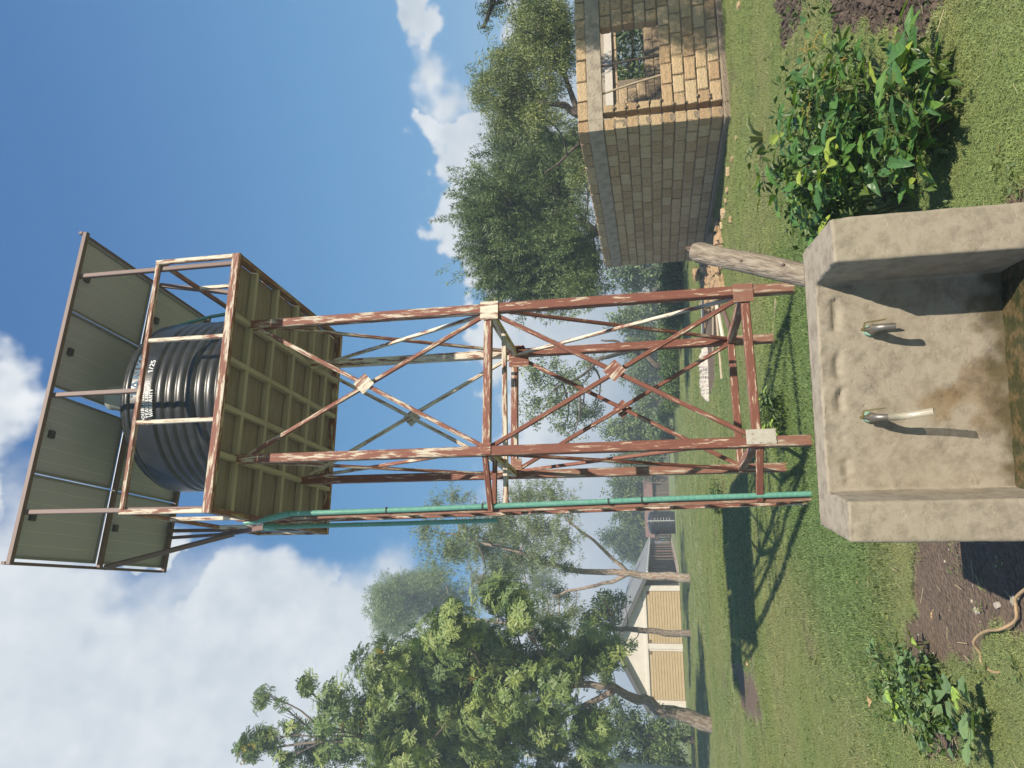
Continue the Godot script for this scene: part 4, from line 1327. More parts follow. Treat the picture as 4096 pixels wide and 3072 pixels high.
# lobes: [x, y, z, half width, half height]
func tree(called: String, label: String, group: String, trunks: Array, lobes: Array, mesh: Mesh, m: Material, bark: String, dens: float, size: float, green: Color, vary: Color, gap := 0.0, limb_r := 0.06, warp := 0.25, way := 0) -> Node3D:
	var base: Vector3 = trunks[0][0][0]
	var o := thing(called, label, "tree", Vector3(base.x, 0, base.z), 0.0, group)
	var off := Vector3(base.x, 0, base.z)
	var tb := MB.new()
	var joints := []
	for t in trunks:
		var pts := []
		var rad := []
		var src: Array = t[0]
		for i in src.size() - 1:
			for q in 4:
				var f := q / 4.0
				var p: Vector3 = (src[i] as Vector3).lerp(src[i + 1], f)
				if not (i == 0 and q == 0):
					p += Vector3(nf.get_noise_3dv(p * 0.9), 0, nf.get_noise_3dv(p * 0.9 + Vector3(9, 9, 9))) * t[1] * 0.8
				pts.append(p - off)
		pts.append((src[-1] as Vector3) - off)
		for i in pts.size():
			rad.append(lerpf(t[1], t[2], pow(float(i) / (pts.size() - 1), 0.8)))
		tb.tube(pts, rad, 10, nf, 0.15)
		for p in pts:
			joints.append(p)
	put(o, "trunk", tb.done(), M[bark])
	var lb := MB.new()
	var xf := []
	var cs := []
	for l in lobes:
		var c := Vector3(l[0], l[1], l[2]) - off
		# limb from the joint of the trunk that lies best below the lobe
		var best: Vector3 = joints[-1]
		var bd := 1e9
		for j in joints:
			var q: float = j.distance_to(c) + maxf(0.0, j.y - c.y + 0.2) * 3.0
			if q < bd and j.y > 0.8:
				bd = q; best = j
		var r0 := limb_r * clampf(best.distance_to(c) / 3.0, 0.35, 1.2)
		var cv := curve(best, c, Vector3(rng.randf_range(-0.1, 0.1), -0.10, rng.randf_range(-0.1, 0.1)) * best.distance_to(c), 6)
		lb.tube(cv, [r0, r0 * 0.9, r0 * 0.8, r0 * 0.65, r0 * 0.55, r0 * 0.4, r0 * 0.3], 6)
		var rh: float = l[3]
		var rv: float = l[4]
		for k in 7:
			var d := Vector3(rng.randf_range(-1, 1), rng.randf_range(-0.5, 1), rng.randf_range(-1, 1)).normalized()
			var e := c + Vector3(d.x * rh, d.y * rv, d.z * rh) * 0.85
			var st: Vector3 = cv[4 + k % 3]
			lb.tube([st, st.lerp(e, 0.5) + Vector3(0, 0.06 * rv, 0), e], [r0 * 0.32, r0 * 0.2, r0 * 0.06], 5)
		var count := int(dens * rh * rh * rv / (size * size * size) * 0.16) + 6
		for k in count:
			var d := Vector3(rng.randfn(), rng.randfn(), rng.randfn()).normalized()
			var rr := pow(rng.randf(), 0.5) * rng.randf_range(0.9, 1.12)
			var wv := 1.0 + warp * 2.0 * nf.get_noise_3dv((c + d) * 1.3 + off)
			var p := c + Vector3(d.x * rh, d.y * rv, d.z * rh) * rr * wv
			if gap > 0.0 and nf.get_noise_3dv((p + off) * (0.55 / size)) < gap - 0.35:
				continue
			var s := rng.randf_range(0.7, 1.25)
			var yv := (d * 0.75 + Vector3(rng.randf_range(-0.5, 0.5), rng.randf_range(0.0, 0.7), rng.randf_range(-0.5, 0.5))).normalized()
			if way == 1:
				yv = (Vector3.UP + Vector3(rng.randf_range(-0.3, 0.3), 0, rng.randf_range(-0.3, 0.3))).normalized()
			elif way == 2:
				yv = (d * 0.6 + Vector3(rng.randf_range(-0.3, 0.3), rng.randf_range(0.5, 1.1), rng.randf_range(-0.3, 0.3))).normalized()
			var xv := yv.cross(Vector3(rng.randf_range(-1, 1), rng.randf_range(-1, 1), rng.randf_range(-1, 1))).normalized()
			var b := Basis(xv, yv, xv.cross(yv))
			xf.append(Transform3D(b.scaled(Vector3.ONE * s), p))
			var g := green.lerp(vary, clampf(0.5 + nf.get_noise_3dv((p + off) * 0.7) * 1.1 + rng.randf_range(-0.25, 0.25), 0.0, 1.0))
			cs.append(g * rng.randf_range(0.8, 1.2))
	put(o, "branches", lb.done(), M[bark])
	scatter(o, "crown", mesh, m, xf, cs)
	return o

func make_trees() -> void:
	var spray := leaf_spray(6, 5, 0.26, 0.12, 0.048, 0.25, 1)
	var drip := leaf_cluster(16, 0.22, 0.035, 0.28, 0.55, 2)
	var feather := leaf_plume(44, 0.62, 0.13, 0.12, 0.028, 3)
	var broad := leaf_cluster(16, 0.17, 0.085, 0.25, 0.25, 4)
	var farleaf := leaf_cluster(18, 0.30, 0.17, 0.5, 0.15, 5)
	var finefar := leaf_cluster(30, 0.22, 0.05, 0.42, 0.3, 6)
	var LT: Material = M.leaf_tree
	# big leafy tree at the left
	var lt := tree("leafy_tree", "big dense leafy tree with leaning trunk and yellow blossoms before cream house", "", [
		[[Vector3(-12.49,-0.2,-27.00),Vector3(-12.25,0.97,-27.00),Vector3(-11.98,1.70,-27.00),Vector3(-11.63,2.56,-27.00),Vector3(-11.30,3.37,-27.00),Vector3(-11.10,4.58,-27.00),Vector3(-11.3,7.0,-27.2),Vector3(-11.6,9.5,-27.5)], 0.30, 0.06],
		[[Vector3(-11.30,3.37,-27.0),Vector3(-12.6,5.4,-27.5),Vector3(-13.6,8.0,-27.9),Vector3(-14.2,11.5,-28.2),Vector3(-14.3,15.5,-28.3)], 0.12, 0.03]],
		[[-11.30,11.28,-28.67,1.59,1.93],[-9.86,11.38,-24.78,0.94,1.01],[-11.13,9.29,-28.76,1.59,1.85],[-8.30,8.62,-24.49,0.93,0.85],[-8.00,7.51,-27.07,0.78,1.11],[-9.61,7.88,-26.33,1.08,1.15],[-7.91,6.55,-25.40,0.82,0.67],[-12.71,12.56,-26.89,1.18,1.41],[-13.43,11.25,-28.22,1.48,1.81],[-13.28,9.43,-28.87,1.27,1.68],[-15.45,10.68,-29.52,1.03,1.72],[-10.82,7.07,-25.57,0.97,1.27],[-10.69,6.67,-27.35,0.95,0.95],[-14.03,6.66,-29.05,1.02,1.27],[-10.16,5.22,-24.72,0.86,0.80],[-10.89,4.97,-28.36,0.83,0.91],[-9.98,4.12,-27.51,0.72,0.88],[-12.56,18.14,-28.22,0.45,0.49],[-11.98,16.10,-26.23,0.30,0.38],[-11.30,15.29,-26.52,0.43,0.43],[-11.81,14.11,-26.40,0.85,0.58],[-13.72,16.83,-28.41,0.46,0.49],[-14.36,18.19,-28.29,0.66,0.91],[-14.97,19.04,-28.48,0.49,0.66],[-14.98,17.05,-28.03,0.45,0.74],[-15.26,16.32,-29.14,0.76,0.93],[-14.89,14.85,-29.01,0.93,1.10],[-11.65,13.48,-24.22,0.49,0.56],[-12.76,10.64,-24.24,0.77,1.06],[-14.45,5.96,-28.87,0.59,0.76],
		[-11.90,8.20,-26.20,1.23,1.23],[-10.20,9.90,-26.40,1.12,1.12],[-16.20,8.60,-28.80,1.12,1.46],[-13.20,13.40,-28.00,1.01,1.01],[-12.2,6.0,-26.6,0.9,0.9],[-13.2,7.9,-27.6,1.1,1.1],[-12.0,9.8,-27.2,1.2,1.2],[-14.8,8.4,-28.4,1.1,1.2],[-15.4,12.6,-29.0,1.0,1.2],[-10.6,6.2,-27.0,0.8,0.8],[-16.0,6.6,-28.9,0.9,1.0],[-9.4,9.6,-26.0,0.9,0.9],[-14.3,13.2,-28.4,0.9,0.9],[-17.0,9.8,-29.6,1.0,1.2],[-16.8,7.4,-29.4,1.0,1.0],[-16.4,13.6,-29.6,0.9,1.0],[-16.6,11.6,-29.6,1.0,1.0],[-10.2,3.7,-27.2,0.8,0.7],[-12.9,4.7,-27.6,0.9,0.8],[-14.5,4.5,-28.5,0.9,0.8],[-9.2,5.6,-26.5,0.8,0.8],[-15.6,5.0,-28.9,0.9,0.9],[-12.2,3.9,-26.4,0.6,0.5]],
		spray, LT, "bark_grey", 34.0, 0.29, Color(0.121, 0.192, 0.057), Color(0.282, 0.339, 0.098), 0.20, 0.055, 0.6)
	var fx2 := []
	var fc := []
	for q in [[-15.0,19.4,-28.3],[-14.6,18.9,-27.9],[-15.2,19.0,-28.1],[-9.3,9.0,-25.2],[-12.4,12.9,-26.0],[-11.2,11.9,-27.1],[-13.6,11.6,-26.9],[-10.4,8.3,-25.4],[-12.9,14.0,-26.9],[-9.0,11.2,-24.2],[-14.3,18.3,-27.6],[-11.9,7.6,-25.2]]:
		for k in 3:
			fx2.append(Transform3D(Basis(Vector3.UP, rng.randf() * 6.0).scaled(Vector3.ONE * rng.randf_range(0.4, 0.7)), Vector3(q[0] + 12.49 + rng.randf_range(-0.1, 0.1), q[1] + rng.randf_range(-0.1, 0.1), q[2] + 27.0)))
			fc.append(Color(0.62, 0.38, 0.05) * rng.randf_range(0.8, 1.2))
	scatter(lt, "blossoms", leaf_cluster(10, 0.14, 0.08, 0.12, 0.0, 91), LT, fx2, fc)
	# sparse eucalyptus
	tree("eucalyptus_tree", "thin sparse eucalyptus with peeling pale trunk beside the cream house", "", [
		[[Vector3(-10.79,-0.2,-40.20),Vector3(-10.72,1.05,-40.20),Vector3(-10.64,2.16,-40.20),Vector3(-10.50,3.43,-40.20),Vector3(-10.39,5.62,-40.20),Vector3(-9.96,7.50,-40.20),Vector3(-9.53,8.77,-40.20),Vector3(-8.98,10.26,-40.20),Vector3(-8.54,12.00,-40.20),Vector3(-8.08,14.22,-40.20)], 0.27, 0.04],
		[[Vector3(-10.45,3.28,-40.20),Vector3(-9.87,3.91,-40.20),Vector3(-8.72,5.00,-40.20),Vector3(-7.74,6.30,-40.20)], 0.13, 0.06],
		[[Vector3(-10.59,3.38,-40.20),Vector3(-11.02,4.16,-40.20),Vector3(-11.22,5.32,-40.20),Vector3(-11.41,6.39,-40.20),Vector3(-11.80,7.38,-40.20)], 0.13, 0.06]],
		[[-8.06,14.37,-39.59,1.07,0.71],[-6.36,13.24,-38.33,0.69,0.69],[-6.48,13.07,-41.67,0.69,1.00],[-6.33,11.82,-39.91,0.48,0.60],[-8.51,12.40,-36.86,0.99,1.22],[-7.52,11.31,-36.83,0.89,0.99],[-9.71,11.81,-43.00,1.41,1.41],[-8.11,10.66,-42.34,1.39,1.39],[-6.98,9.44,-43.59,1.17,1.56],[-6.19,7.56,-40.47,1.09,1.33],[-7.52,7.17,-43.76,0.92,1.18],[-8.07,8.29,-40.35,1.21,1.58],[-8.29,6.61,-38.81,1.05,1.16],[-9.90,9.61,-41.77,1.25,1.49],[-9.35,7.66,-38.59,0.80,1.26],[-10.35,10.25,-39.27,0.94,1.17],[-12.01,12.48,-43.81,0.92,1.18],[-10.00,6.58,-39.53,0.59,0.94],[-12.15,7.40,-41.93,0.75,1.13],[-12.85,6.53,-40.68,0.98,0.85],[-13.42,8.11,-41.73,0.87,1.13],[-13.58,7.45,-38.45,0.57,0.69]],
		drip, LT, "bark_pale", 58.0, 0.36, Color(0.167, 0.218, 0.103), Color(0.253, 0.301, 0.144), 0.30, 0.05, 0.7, 1)
	tree("pale_tree", "tall pale green fine-leaved tree rising behind the eucalyptus", "", [
		[[Vector3(-28.04,-0.20,-76.00),Vector3(-27.53,6.69,-76.00),Vector3(-25.66,15.58,-76.00),Vector3(-24.52,21.74,-76.00),Vector3(-22.49,24.81,-76.00),Vector3(-22.50,28.05,-76.00)], 0.32, 0.06]],
		[[-24.23,31.14,-78.91,3.54,3.07],[-20.97,29.57,-72.11,1.74,1.94],[-22.54,29.51,-79.08,2.37,2.37],[-23.56,28.69,-71.61,1.71,2.35],[-20.86,26.26,-76.12,2.05,2.05],[-22.96,26.60,-74.83,2.02,2.46],[-19.28,24.25,-73.21,1.54,1.54],[-22.42,24.55,-75.80,1.81,1.81],[-22.0,19.5,-77.0,2.0,2.0],[-19.5,17.5,-76.0,2.0,2.2],[-23.5,24.0,-78.0,2.2,2.2],[-17.0,22.0,-75.0,1.6,1.8],[-15.5,17.0,-75.0,1.6,1.8],[-21.0,14.0,-76.0,1.8,2.0]],
		finefar, LT, "bark_pale", 60.0, 0.62, Color(0.172, 0.237, 0.098), Color(0.241, 0.314, 0.121), 0.1, 0.1)
	tree("slender_tree", "slender tree with pale straight trunk and dark leaves before the boarded gable", "", [
		[[Vector3(-14.64,-0.2,-42.80),Vector3(-14.55,1.47,-42.80),Vector3(-14.49,2.96,-42.80),Vector3(-14.34,4.26,-42.80),Vector3(-14.20,5.37,-42.80)], 0.20, 0.12]],
		[[-13.72,4.69,-43.91,0.95,0.95],[-13.41,5.32,-41.32,0.79,0.79],[-13.00,3.93,-43.97,0.53,0.53],[-12.16,4.75,-41.13,0.49,0.59],[-14.73,6.01,-42.85,0.92,0.72],[-15.59,6.42,-42.35,0.91,0.81],[-14.94,5.43,-41.74,0.80,0.70],[-14.37,4.66,-42.73,0.61,0.51],[-16.67,5.86,-43.61,0.73,0.83],[-14.58,3.41,-40.80,0.40,0.42]],
		broad, LT, "bark_grey", 48.0, 0.36, Color(0.069, 0.128, 0.041), Color(0.213, 0.282, 0.071), 0.15)
	# right: behind the stone house
	tree("feathery_tree", "broad dark feathery tree rising behind the long shaded stone wall", "", [
		[[Vector3(4.9,-0.2,-26.0),Vector3(4.95,1.90,-26.00),Vector3(5.22,3.21,-26.00),Vector3(5.55,3.70,-26.00),Vector3(5.95,4.57,-26.00),Vector3(6.08,6.00,-26.00)], 0.26, 0.05],
		[[Vector3(5.22,3.1,-26.0),Vector3(4.7,3.9,-26.2),Vector3(4.2,4.8,-26.4),Vector3(3.9,5.6,-26.5)], 0.12, 0.04],
		[[Vector3(5.4,3.4,-26.0),Vector3(6.2,4.0,-26.0),Vector3(7.0,4.9,-26.2)], 0.10, 0.04]],
		[[6.41,6.52,-26.38,1.23,1.57],[7.11,5.74,-28.84,1.44,1.53],[5.99,7.06,-25.70,0.88,0.88],[5.05,5.99,-26.39,1.31,1.57],[4.69,7.10,-26.48,0.83,0.74],[3.80,6.65,-27.02,0.93,1.01],[4.90,5.34,-27.77,1.29,1.55],[4.89,4.16,-25.28,1.03,1.03],[3.74,5.52,-27.20,0.85,1.36],[4.07,4.17,-27.40,1.03,1.28],[3.11,3.63,-25.27,0.64,0.87],[4.30,3.49,-25.83,0.72,0.65],[6.63,4.54,-28.19,0.78,0.88],[7.65,5.12,-25.92,0.81,1.06],[7.78,6.40,-27.89,0.78,1.13],[7.13,6.87,-24.29,0.31,0.46],[6.57,6.56,-23.88,0.37,0.52],[6.69,7.57,-26.03,0.40,0.40],[7.40,4.20,-26.50,0.85,0.74],[8.20,5.60,-26.80,0.85,0.95],[5.60,4.90,-26.00,0.95,0.85],[2.90,4.60,-26.50,0.58,0.74],[8.60,4.60,-26.20,0.64,0.64],[3.10,5.60,-26.80,0.53,0.64],[8.0,3.7,-25.5,0.8,0.6],[7.2,3.5,-25.0,0.7,0.5],[9.5,5.2,-26.5,0.9,0.9],[9.0,6.3,-27.0,0.8,0.8],[10.4,5.8,-27.0,0.9,0.9]],
		feather, LT, "bark_dark", 62.0, 0.27, Color(0.109, 0.164, 0.067), Color(0.207, 0.269, 0.101), 0.20, 0.05, 0.7, 2)
	tree("airy_tree", "lighter airy tree with twisting limbs standing behind the stone house window", "", [
		[[Vector3(7.0,-0.2,-21.0),Vector3(7.23,1.68,-21.00),Vector3(7.59,3.23,-21.00),Vector3(7.80,3.53,-21.00),Vector3(7.88,3.94,-21.00),Vector3(8.07,4.45,-21.00),Vector3(8.36,5.13,-21.00)], 0.17, 0.04],
		[[Vector3(7.11,2.44,-21.00),Vector3(6.76,3.14,-21.00),Vector3(6.51,3.49,-21.00),Vector3(6.24,3.82,-21.00),Vector3(5.97,4.25,-21.00)], 0.06, 0.02],
		[[Vector3(7.6,3.2,-21.0),Vector3(8.6,3.5,-21.0),Vector3(9.6,3.9,-21.2),Vector3(10.4,4.3,-21.5)], 0.09, 0.03]],
		[[9.00,5.91,-21.31,0.59,0.46],[9.27,6.52,-23.28,0.58,0.36],[8.76,5.32,-20.76,0.64,0.58],[8.30,5.46,-21.31,0.59,0.59],[9.36,4.77,-21.38,0.72,0.72],[8.62,4.77,-21.81,0.74,0.74],[10.60,4.55,-22.42,0.83,0.89],[8.90,3.91,-20.43,0.69,0.56],[7.85,5.17,-21.96,0.54,0.54],[7.97,5.75,-22.12,0.47,0.54],[10.22,4.00,-20.42,0.69,0.88],[8.37,4.00,-20.86,0.51,0.45],[10.45,5.30,-22.75,0.35,0.41],[9.13,3.66,-20.93,0.58,0.39],[10.92,3.77,-22.51,0.83,0.55],[9.70,4.75,-19.63,0.24,0.36],[7.04,4.24,-19.30,0.41,0.47],[7.09,3.45,-20.90,0.33,0.25],[7.15,3.57,-20.58,0.22,0.25],[6.31,3.39,-21.42,0.33,0.39],[5.85,3.16,-20.98,0.33,0.39],[5.41,3.26,-20.21,0.31,0.38],[9.6,5.4,-21.4,0.5,0.4],[8.1,4.6,-21.2,0.5,0.45],[10.0,4.6,-21.4,0.6,0.5],[9.9,3.6,-21.2,0.6,0.4],[7.5,4.7,-21.3,0.4,0.4],[11.4,4.6,-22.0,0.7,0.6],[9.4,4.2,-21.0,0.5,0.4],[7.6,3.9,-20.9,0.3,0.3]],
		leaf_cluster(22, 0.12, 0.022, 0.18, 0.45, 12), LT, "bark_dark", 52.0, 0.22, Color(0.167, 0.211, 0.086), Color(0.287, 0.326, 0.115), 0.22, 0.04, 0.7, 1)
	tree("weeping_tree", "tree with drooping twigs reaching over the front of the stone house", "", [
		[[Vector3(11.6,-0.2,-12.2),Vector3(11.4,2.0,-12.1),Vector3(11.0,4.2,-11.8),Vector3(10.4,6.5,-11.2),Vector3(10.0,8.0,-10.6)], 0.28, 0.08],
		[[Vector3(11.2,3.0,-12.0),Vector3(10.0,4.6,-13.2),Vector3(8.9,5.0,-14.4)], 0.10, 0.03]],
		[[7.91,4.50,-15.33,0.12,0.26],[7.63,4.19,-14.56,0.14,0.24],[8.25,4.17,-15.35,0.18,0.32],[7.16,4.47,-14.50,0.08,0.12],[8.1,3.7,-15.01,0.2,0.33],[9.6,7.0,-9.6,1.5,1.3],[11.2,7.6,-9.8,1.6,1.4],[10.3,5.6,-9.9,1.3,1.0],[12.0,6.0,-10.6,1.4,1.2],[9.0,6.0,-8.6,0.7,0.6],[10.4,8.8,-9.4,1.2,0.9]],
		leaf_cluster(22, 0.10, 0.02, 0.15, 0.7, 13), LT, "bark_dark", 30.0, 0.19, Color(0.086, 0.128, 0.052), Color(0.138, 0.186, 0.069), 0.05, 0.05)
	# behind the tower
	tree("crooked_tree", "crooked tree with leaning dark trunk in the field behind the tower", "", [
		[[Vector3(-0.10,-0.2,-50.0),Vector3(0.46,0.45,-50.00),Vector3(0.86,1.14,-50.00),Vector3(1.31,1.71,-50.00),Vector3(1.90,2.51,-50.00),Vector3(1.72,3.38,-48.00),Vector3(1.33,4.54,-47.00),Vector3(0.25,5.74,-47.00),Vector3(-0.36,7.51,-47.00)], 0.34, 0.06],
		[[Vector3(1.5,2.0,-50.0),Vector3(2.45,3.62,-50.00),Vector3(2.64,4.70,-50.00)], 0.15, 0.05]],
		[[0.40,8.81,-46.59,1.26,1.03],[1.01,7.56,-45.33,0.67,1.00],[0.09,7.33,-48.67,1.07,1.31],[-1.34,8.95,-46.91,0.92,1.15],[-1.31,7.16,-43.86,1.07,1.18],[-0.39,5.92,-43.83,0.75,0.86],[-2.17,6.37,-50.00,1.10,1.35],[-3.06,7.57,-49.34,0.85,1.09],[-2.57,9.59,-50.59,0.62,0.87],[0.92,5.28,-47.47,0.81,0.70],[-2.25,5.46,-50.76,0.87,0.87],[-3.55,6.66,-47.35,0.46,0.70]],
		broad, LT, "bark_dark", 30.0, 0.42, Color(0.132, 0.192, 0.071), Color(0.241, 0.301, 0.103), 0.26, 0.07, 0.7)
	# the row of trees beyond the field
	var line := [
		["round dark tree showing past the end of the stone wall", [[8.44,3.16,-60.26,0.9,1.1],[7.72,2.51,-61.90,0.9,0.95],[8.29,3.87,-59.80,0.6,0.65],[8.80,2.13,-60.26,0.9,0.9]]],
		["bushy tree left of the far grey iron roof", [[6.04,4.32,-75.26,1.2,1.29],[5.34,3.14,-76.90,1.3,1.32],[6.42,2.50,-74.80,1.0,1.10]]],
		["low round tree right of the crooked trunk in the field row", [[2.83,2.77,-80.26,1.3,1.18],[3.63,1.98,-81.90,1.2,0.9],[3.63,3.48,-79.80,0.8,0.78]]],
		["low tree behind the crooked trunk, its crown half hidden", [[0.30,2.37,-85.26,1.4,1.25],[1.39,2.95,-86.90,1.2,1.06],[0.16,3.58,-84.80,0.9,1.04]]],
		["small bush-like tree below the crossing of the back braces", [[-3.00,2.13,-85.26,1.3,1.1],[-1.98,2.70,-86.90,1.2,0.85],[-3.99,2.58,-84.80,1.1,1.04]]],
		["taller two-tiered tree seen between the tower legs near the ladder", [[-5.29,4.17,-75.26,1.29,1.29],[-5.35,5.70,-76.90,0.94,1.13],[-4.95,2.70,-74.80,1.2,1.10],[-6.24,3.13,-75.26,1.2,1.29]]],
		["wide tree in front of the rusty shed, right of the ladder", [[-9.64,4.42,-90.26,1.7,1.99],[-9.20,2.90,-91.90,1.4,1.13],[-10.73,2.95,-89.80,1.4,1.10]]],
		["wide dark tree above the rusty shed roof beside the ladder", [[-14.60,5.37,-97.26,1.9,2.05],[-15.57,4.08,-98.90,1.6,1.85],[-13.60,6.42,-96.80,1.3,1.13],[-13.74,3.9,-97.26,1.4,1.2]]],
		["tree rising right behind the small black tank", [[-18.43,5.78,-101.26,1.8,1.60],[-17.85,4.45,-102.90,1.6,1.62],[-19.05,3.58,-100.80,1.5,1.13]]],
		["tree with raised crown above the long house roof", [[-22.86,6.63,-106.80,1.8,2.15],[-22.70,8.67,-106.17,1.1,1.42],[-22.63,5.00,-107.84,1.8,1.45],[-25.0,5.78,-106.96,1.6,1.91]]]]
	var i := 0
	for d in line:
		var l0: Array = d[1][0]
		var b := Vector3(l0[0], -0.2, l0[2])
		var more: Array = d[1].duplicate()
		# fill the crown down towards the ground
		for q in d[1]:
			more.append([q[0] + rng.randf_range(-0.9, 0.9), maxf(0.9, q[1] - 1.4), q[2] + rng.randf_range(-1, 1), q[3] * 1.1, q[4]])
		tree("field_tree", d[0], "trees beyond the field", [[[b, b + Vector3(0.2, 1.2, 0), b + Vector3(0.1, l0[1] * 0.8, 0)], 0.22, 0.08]], more, farleaf, LT, "bark_dark", 34.0, 0.6, Color(0.103, 0.166, 0.060), Color(0.213, 0.282, 0.092) if i % 3 else Color(0.161, 0.230, 0.092), 0.14, 0.06, 0.6)
		i += 1
	# a farther belt of trees that closes the view
	var fx := -150.0
	var kk := 0
	var back := []
	while fx < 120.0:
		var h := rng.randf_range(3.5, 7.5)
		for q in 5:
			back.append([fx + rng.randf_range(-4, 4), h * rng.randf_range(0.25, 0.8), -185.0 + rng.randf_range(-12, 12), rng.randf_range(1.8, 3.2), rng.randf_range(1.3, 2.2)])
		fx += rng.randf_range(4.5, 8.0)
	var bx := []
	var bc := []
	for l in back:
		for q in 46:
			var d := Vector3(rng.randfn(), rng.randfn(), rng.randfn()).normalized() * pow(rng.randf(), 0.4)
			var p := Vector3(l[0] + d.x * l[3], maxf(0.2, l[1] + d.y * l[4]), l[2] + d.z * l[3])
			bx.append(Transform3D(Basis(Vector3.UP, rng.randf() * TAU).scaled(Vector3.ONE * rng.randf_range(1.4, 2.4)), p))
			bc.append(Color(0.086, 0.134, 0.055).lerp(Color(0.161, 0.211, 0.081), rng.randf()))
	tag(scatter(self, "far_woodland", farleaf, LT, bx, bc), "distant belt of dark trees along the horizon", "woodland")
	# thicket behind the big tree at the left
	var th := [[-21.22,3.65,-45.26,1.3,1.0],[-22.51,2.76,-46.90,1.4,1.1],[-20.63,2.04,-44.80,0.9,0.9],[-20.93,4.38,-45.26,1.0,0.97],[-21.85,5.18,-45.32,1.19,1.08],[-21.40,6.04,-45.68,0.98,0.87],[-23.48,2.81,-46.18,1.1,1.0],[-22.18,1.72,-44.52,1.2,0.9],[-23.35,4.30,-45.80,0.98,0.99],[-22.74,6.46,-45.93,0.99,0.66],[-19.31,4.48,-44.52,0.7,0.6],[-24.6,4.0,-46.5,1.2,1.4],[-24.9,2.0,-46.2,1.3,1.3],[-21.0,1.0,-44.2,0.9,0.7],[-23.4,1.2,-45.0,1.2,0.9]]
	tree("hedge_tree", "overgrown hedge tree filling the gap beside the cream house", "", [[[Vector3(-22.0,-0.2,-45.6),Vector3(-22.0,1.6,-45.6),Vector3(-21.8,4.0,-45.6)], 0.25, 0.1]], th, broad, LT, "bark_dark", 34.0, 0.42, Color(0.063, 0.115, 0.041), Color(0.172, 0.237, 0.071), 0.12, 0.07)
	# tall hedge seen through the window of the stone house
	var hw := []
	for q in 16:
		hw.append([8.0 + q * 0.75, rng.randf_range(0.6, 1.5), -27.5 + rng.randf_range(-0.6, 0.6), 0.9, rng.randf_range(0.8, 1.2)])
		hw.append([8.0 + q * 0.75, rng.randf_range(1.9, 2.6), -27.5 + rng.randf_range(-0.6, 0.6), 0.8, 0.7])
	tree("hedge_tree", "tall dark hedge behind the stone house, seen through its window", "", [[[Vector3(13.0,-0.2,-27.5),Vector3(13.0,1.0,-27.5),Vector3(13.1,2.4,-27.5)], 0.12, 0.05]], hw, broad, LT, "bark_dark", 30.0, 0.42, Color(0.063, 0.115, 0.041), Color(0.138, 0.198, 0.063), 0.08, 0.04)
	# low hedge and bushes in the field
	var hb := [["long low hedge along the field edge behind the tower", [[4.4,0.45,-31.6,0.8,0.55],[3.6,0.5,-32.0,0.8,0.6],[2.8,0.5,-33.4,0.8,0.6],[2.0,0.5,-36.5,0.9,0.6],[1.5,0.5,-39.5,0.9,0.6],[0.6,0.5,-41.2,0.9,0.6],[-0.4,0.45,-41.6,0.9,0.55],[-1.2,0.4,-42.0,0.6,0.45],[5.3,0.5,-31.2,0.8,0.6],[6.3,0.5,-30.6,0.8,0.6]]],
		["round dark bush standing alone on the field", [[-4.7,0.7,-55.5,0.9,0.8],[-4.3,0.5,-55.3,0.9,0.6]]],
		["small pale bush left of the field hedge", [[-2.65,0.6,-54.3,0.7,0.65],[-2.3,0.5,-54.2,0.6,0.5]]]]
	for d in hb:
		var l0: Array = d[1][0]
		var o := thing("hedge_bush", d[0], "bush", Vector3(l0[0], 0, l0[2]))
		var xf := []
		var cs := []
		var st := MB.new()
		for l in d[1]:
			var c := Vector3(l[0] - l0[0], l[1], l[2] - l0[2])
			st.tube([Vector3(c.x, -0.1, c.z), c], [0.03, 0.015], 6)
			for q in 190:
				var v := Vector3(rng.randfn(), rng.randfn(), rng.randfn()).normalized() * pow(rng.randf(), 0.4)
				var p := c + Vector3(v.x * l[3], v.y * l[4], v.z * l[3])
				if p.y < 0.02: p.y = 0.05
				xf.append(Transform3D(Basis(Vector3.UP, rng.randf() * TAU).scaled(Vector3.ONE * rng.randf_range(0.5, 0.8)), p))
				cs.append(Color(0.069, 0.134, 0.040).lerp(Color(0.172, 0.256, 0.069), rng.randf()))
		put(o, "stems", st.done(), M.bark_dark)
		scatter(o, "foliage", broad, LT, xf, cs)

# ------------------------------------------------------------------ plants close by
# a leaf along -z with a folded midrib, bent downwards, its edge wavy; real size is set by scale
func leaf_shape(wd: float, fold: float, bend: float, wave: float, ribs: float, tip: float, sd: int) -> ArrayMesh:
	var r := RandomNumberGenerator.new()
	r.seed = sd
	var mb := MB.new()
	var n := 9
	var rows := []
	for i in n + 1:
		var t := float(i) / n
		var w := wd * pow(sin(PI * pow(t, tip)), 0.75) if i > 0 and i < n else 0.004
		var c := Vector3(0, -bend * t * t, -t)
		var row := []
		for k in 5:
			var s := (k - 2) / 2.0
			var y := fold * absf(s) * w + wave * sin(t * 17.0 + s * 2.0) * absf(s) * w + ribs * (1.0 if i % 2 else -1.0) * absf(s) * (1.2 - absf(s)) * 0.02
			row.append(c + Vector3(s * w, y, 0.12 * absf(s) * w))
		rows.append(row)
	for i in n:
		for k in 4:
			var a: Vector3 = rows[i][k]
			var b: Vector3 = rows[i][k + 1]
			var c: Vector3 = rows[i + 1][k + 1]
			var d: Vector3 = rows[i + 1][k]
			mb.flat(a, b, c, Vector3.UP); mb.flat(a, c, d, Vector3.UP)
	mb.tube([Vector3(0, 0, 0.12), Vector3(0, 0, 0), Vector3(0, -bend * 0.25 - 0.004, -0.5), Vector3(0, -bend * 0.8 - 0.003, -0.9)], [0.012, 0.012, 0.008, 0.003], 4)
	return mb.done()

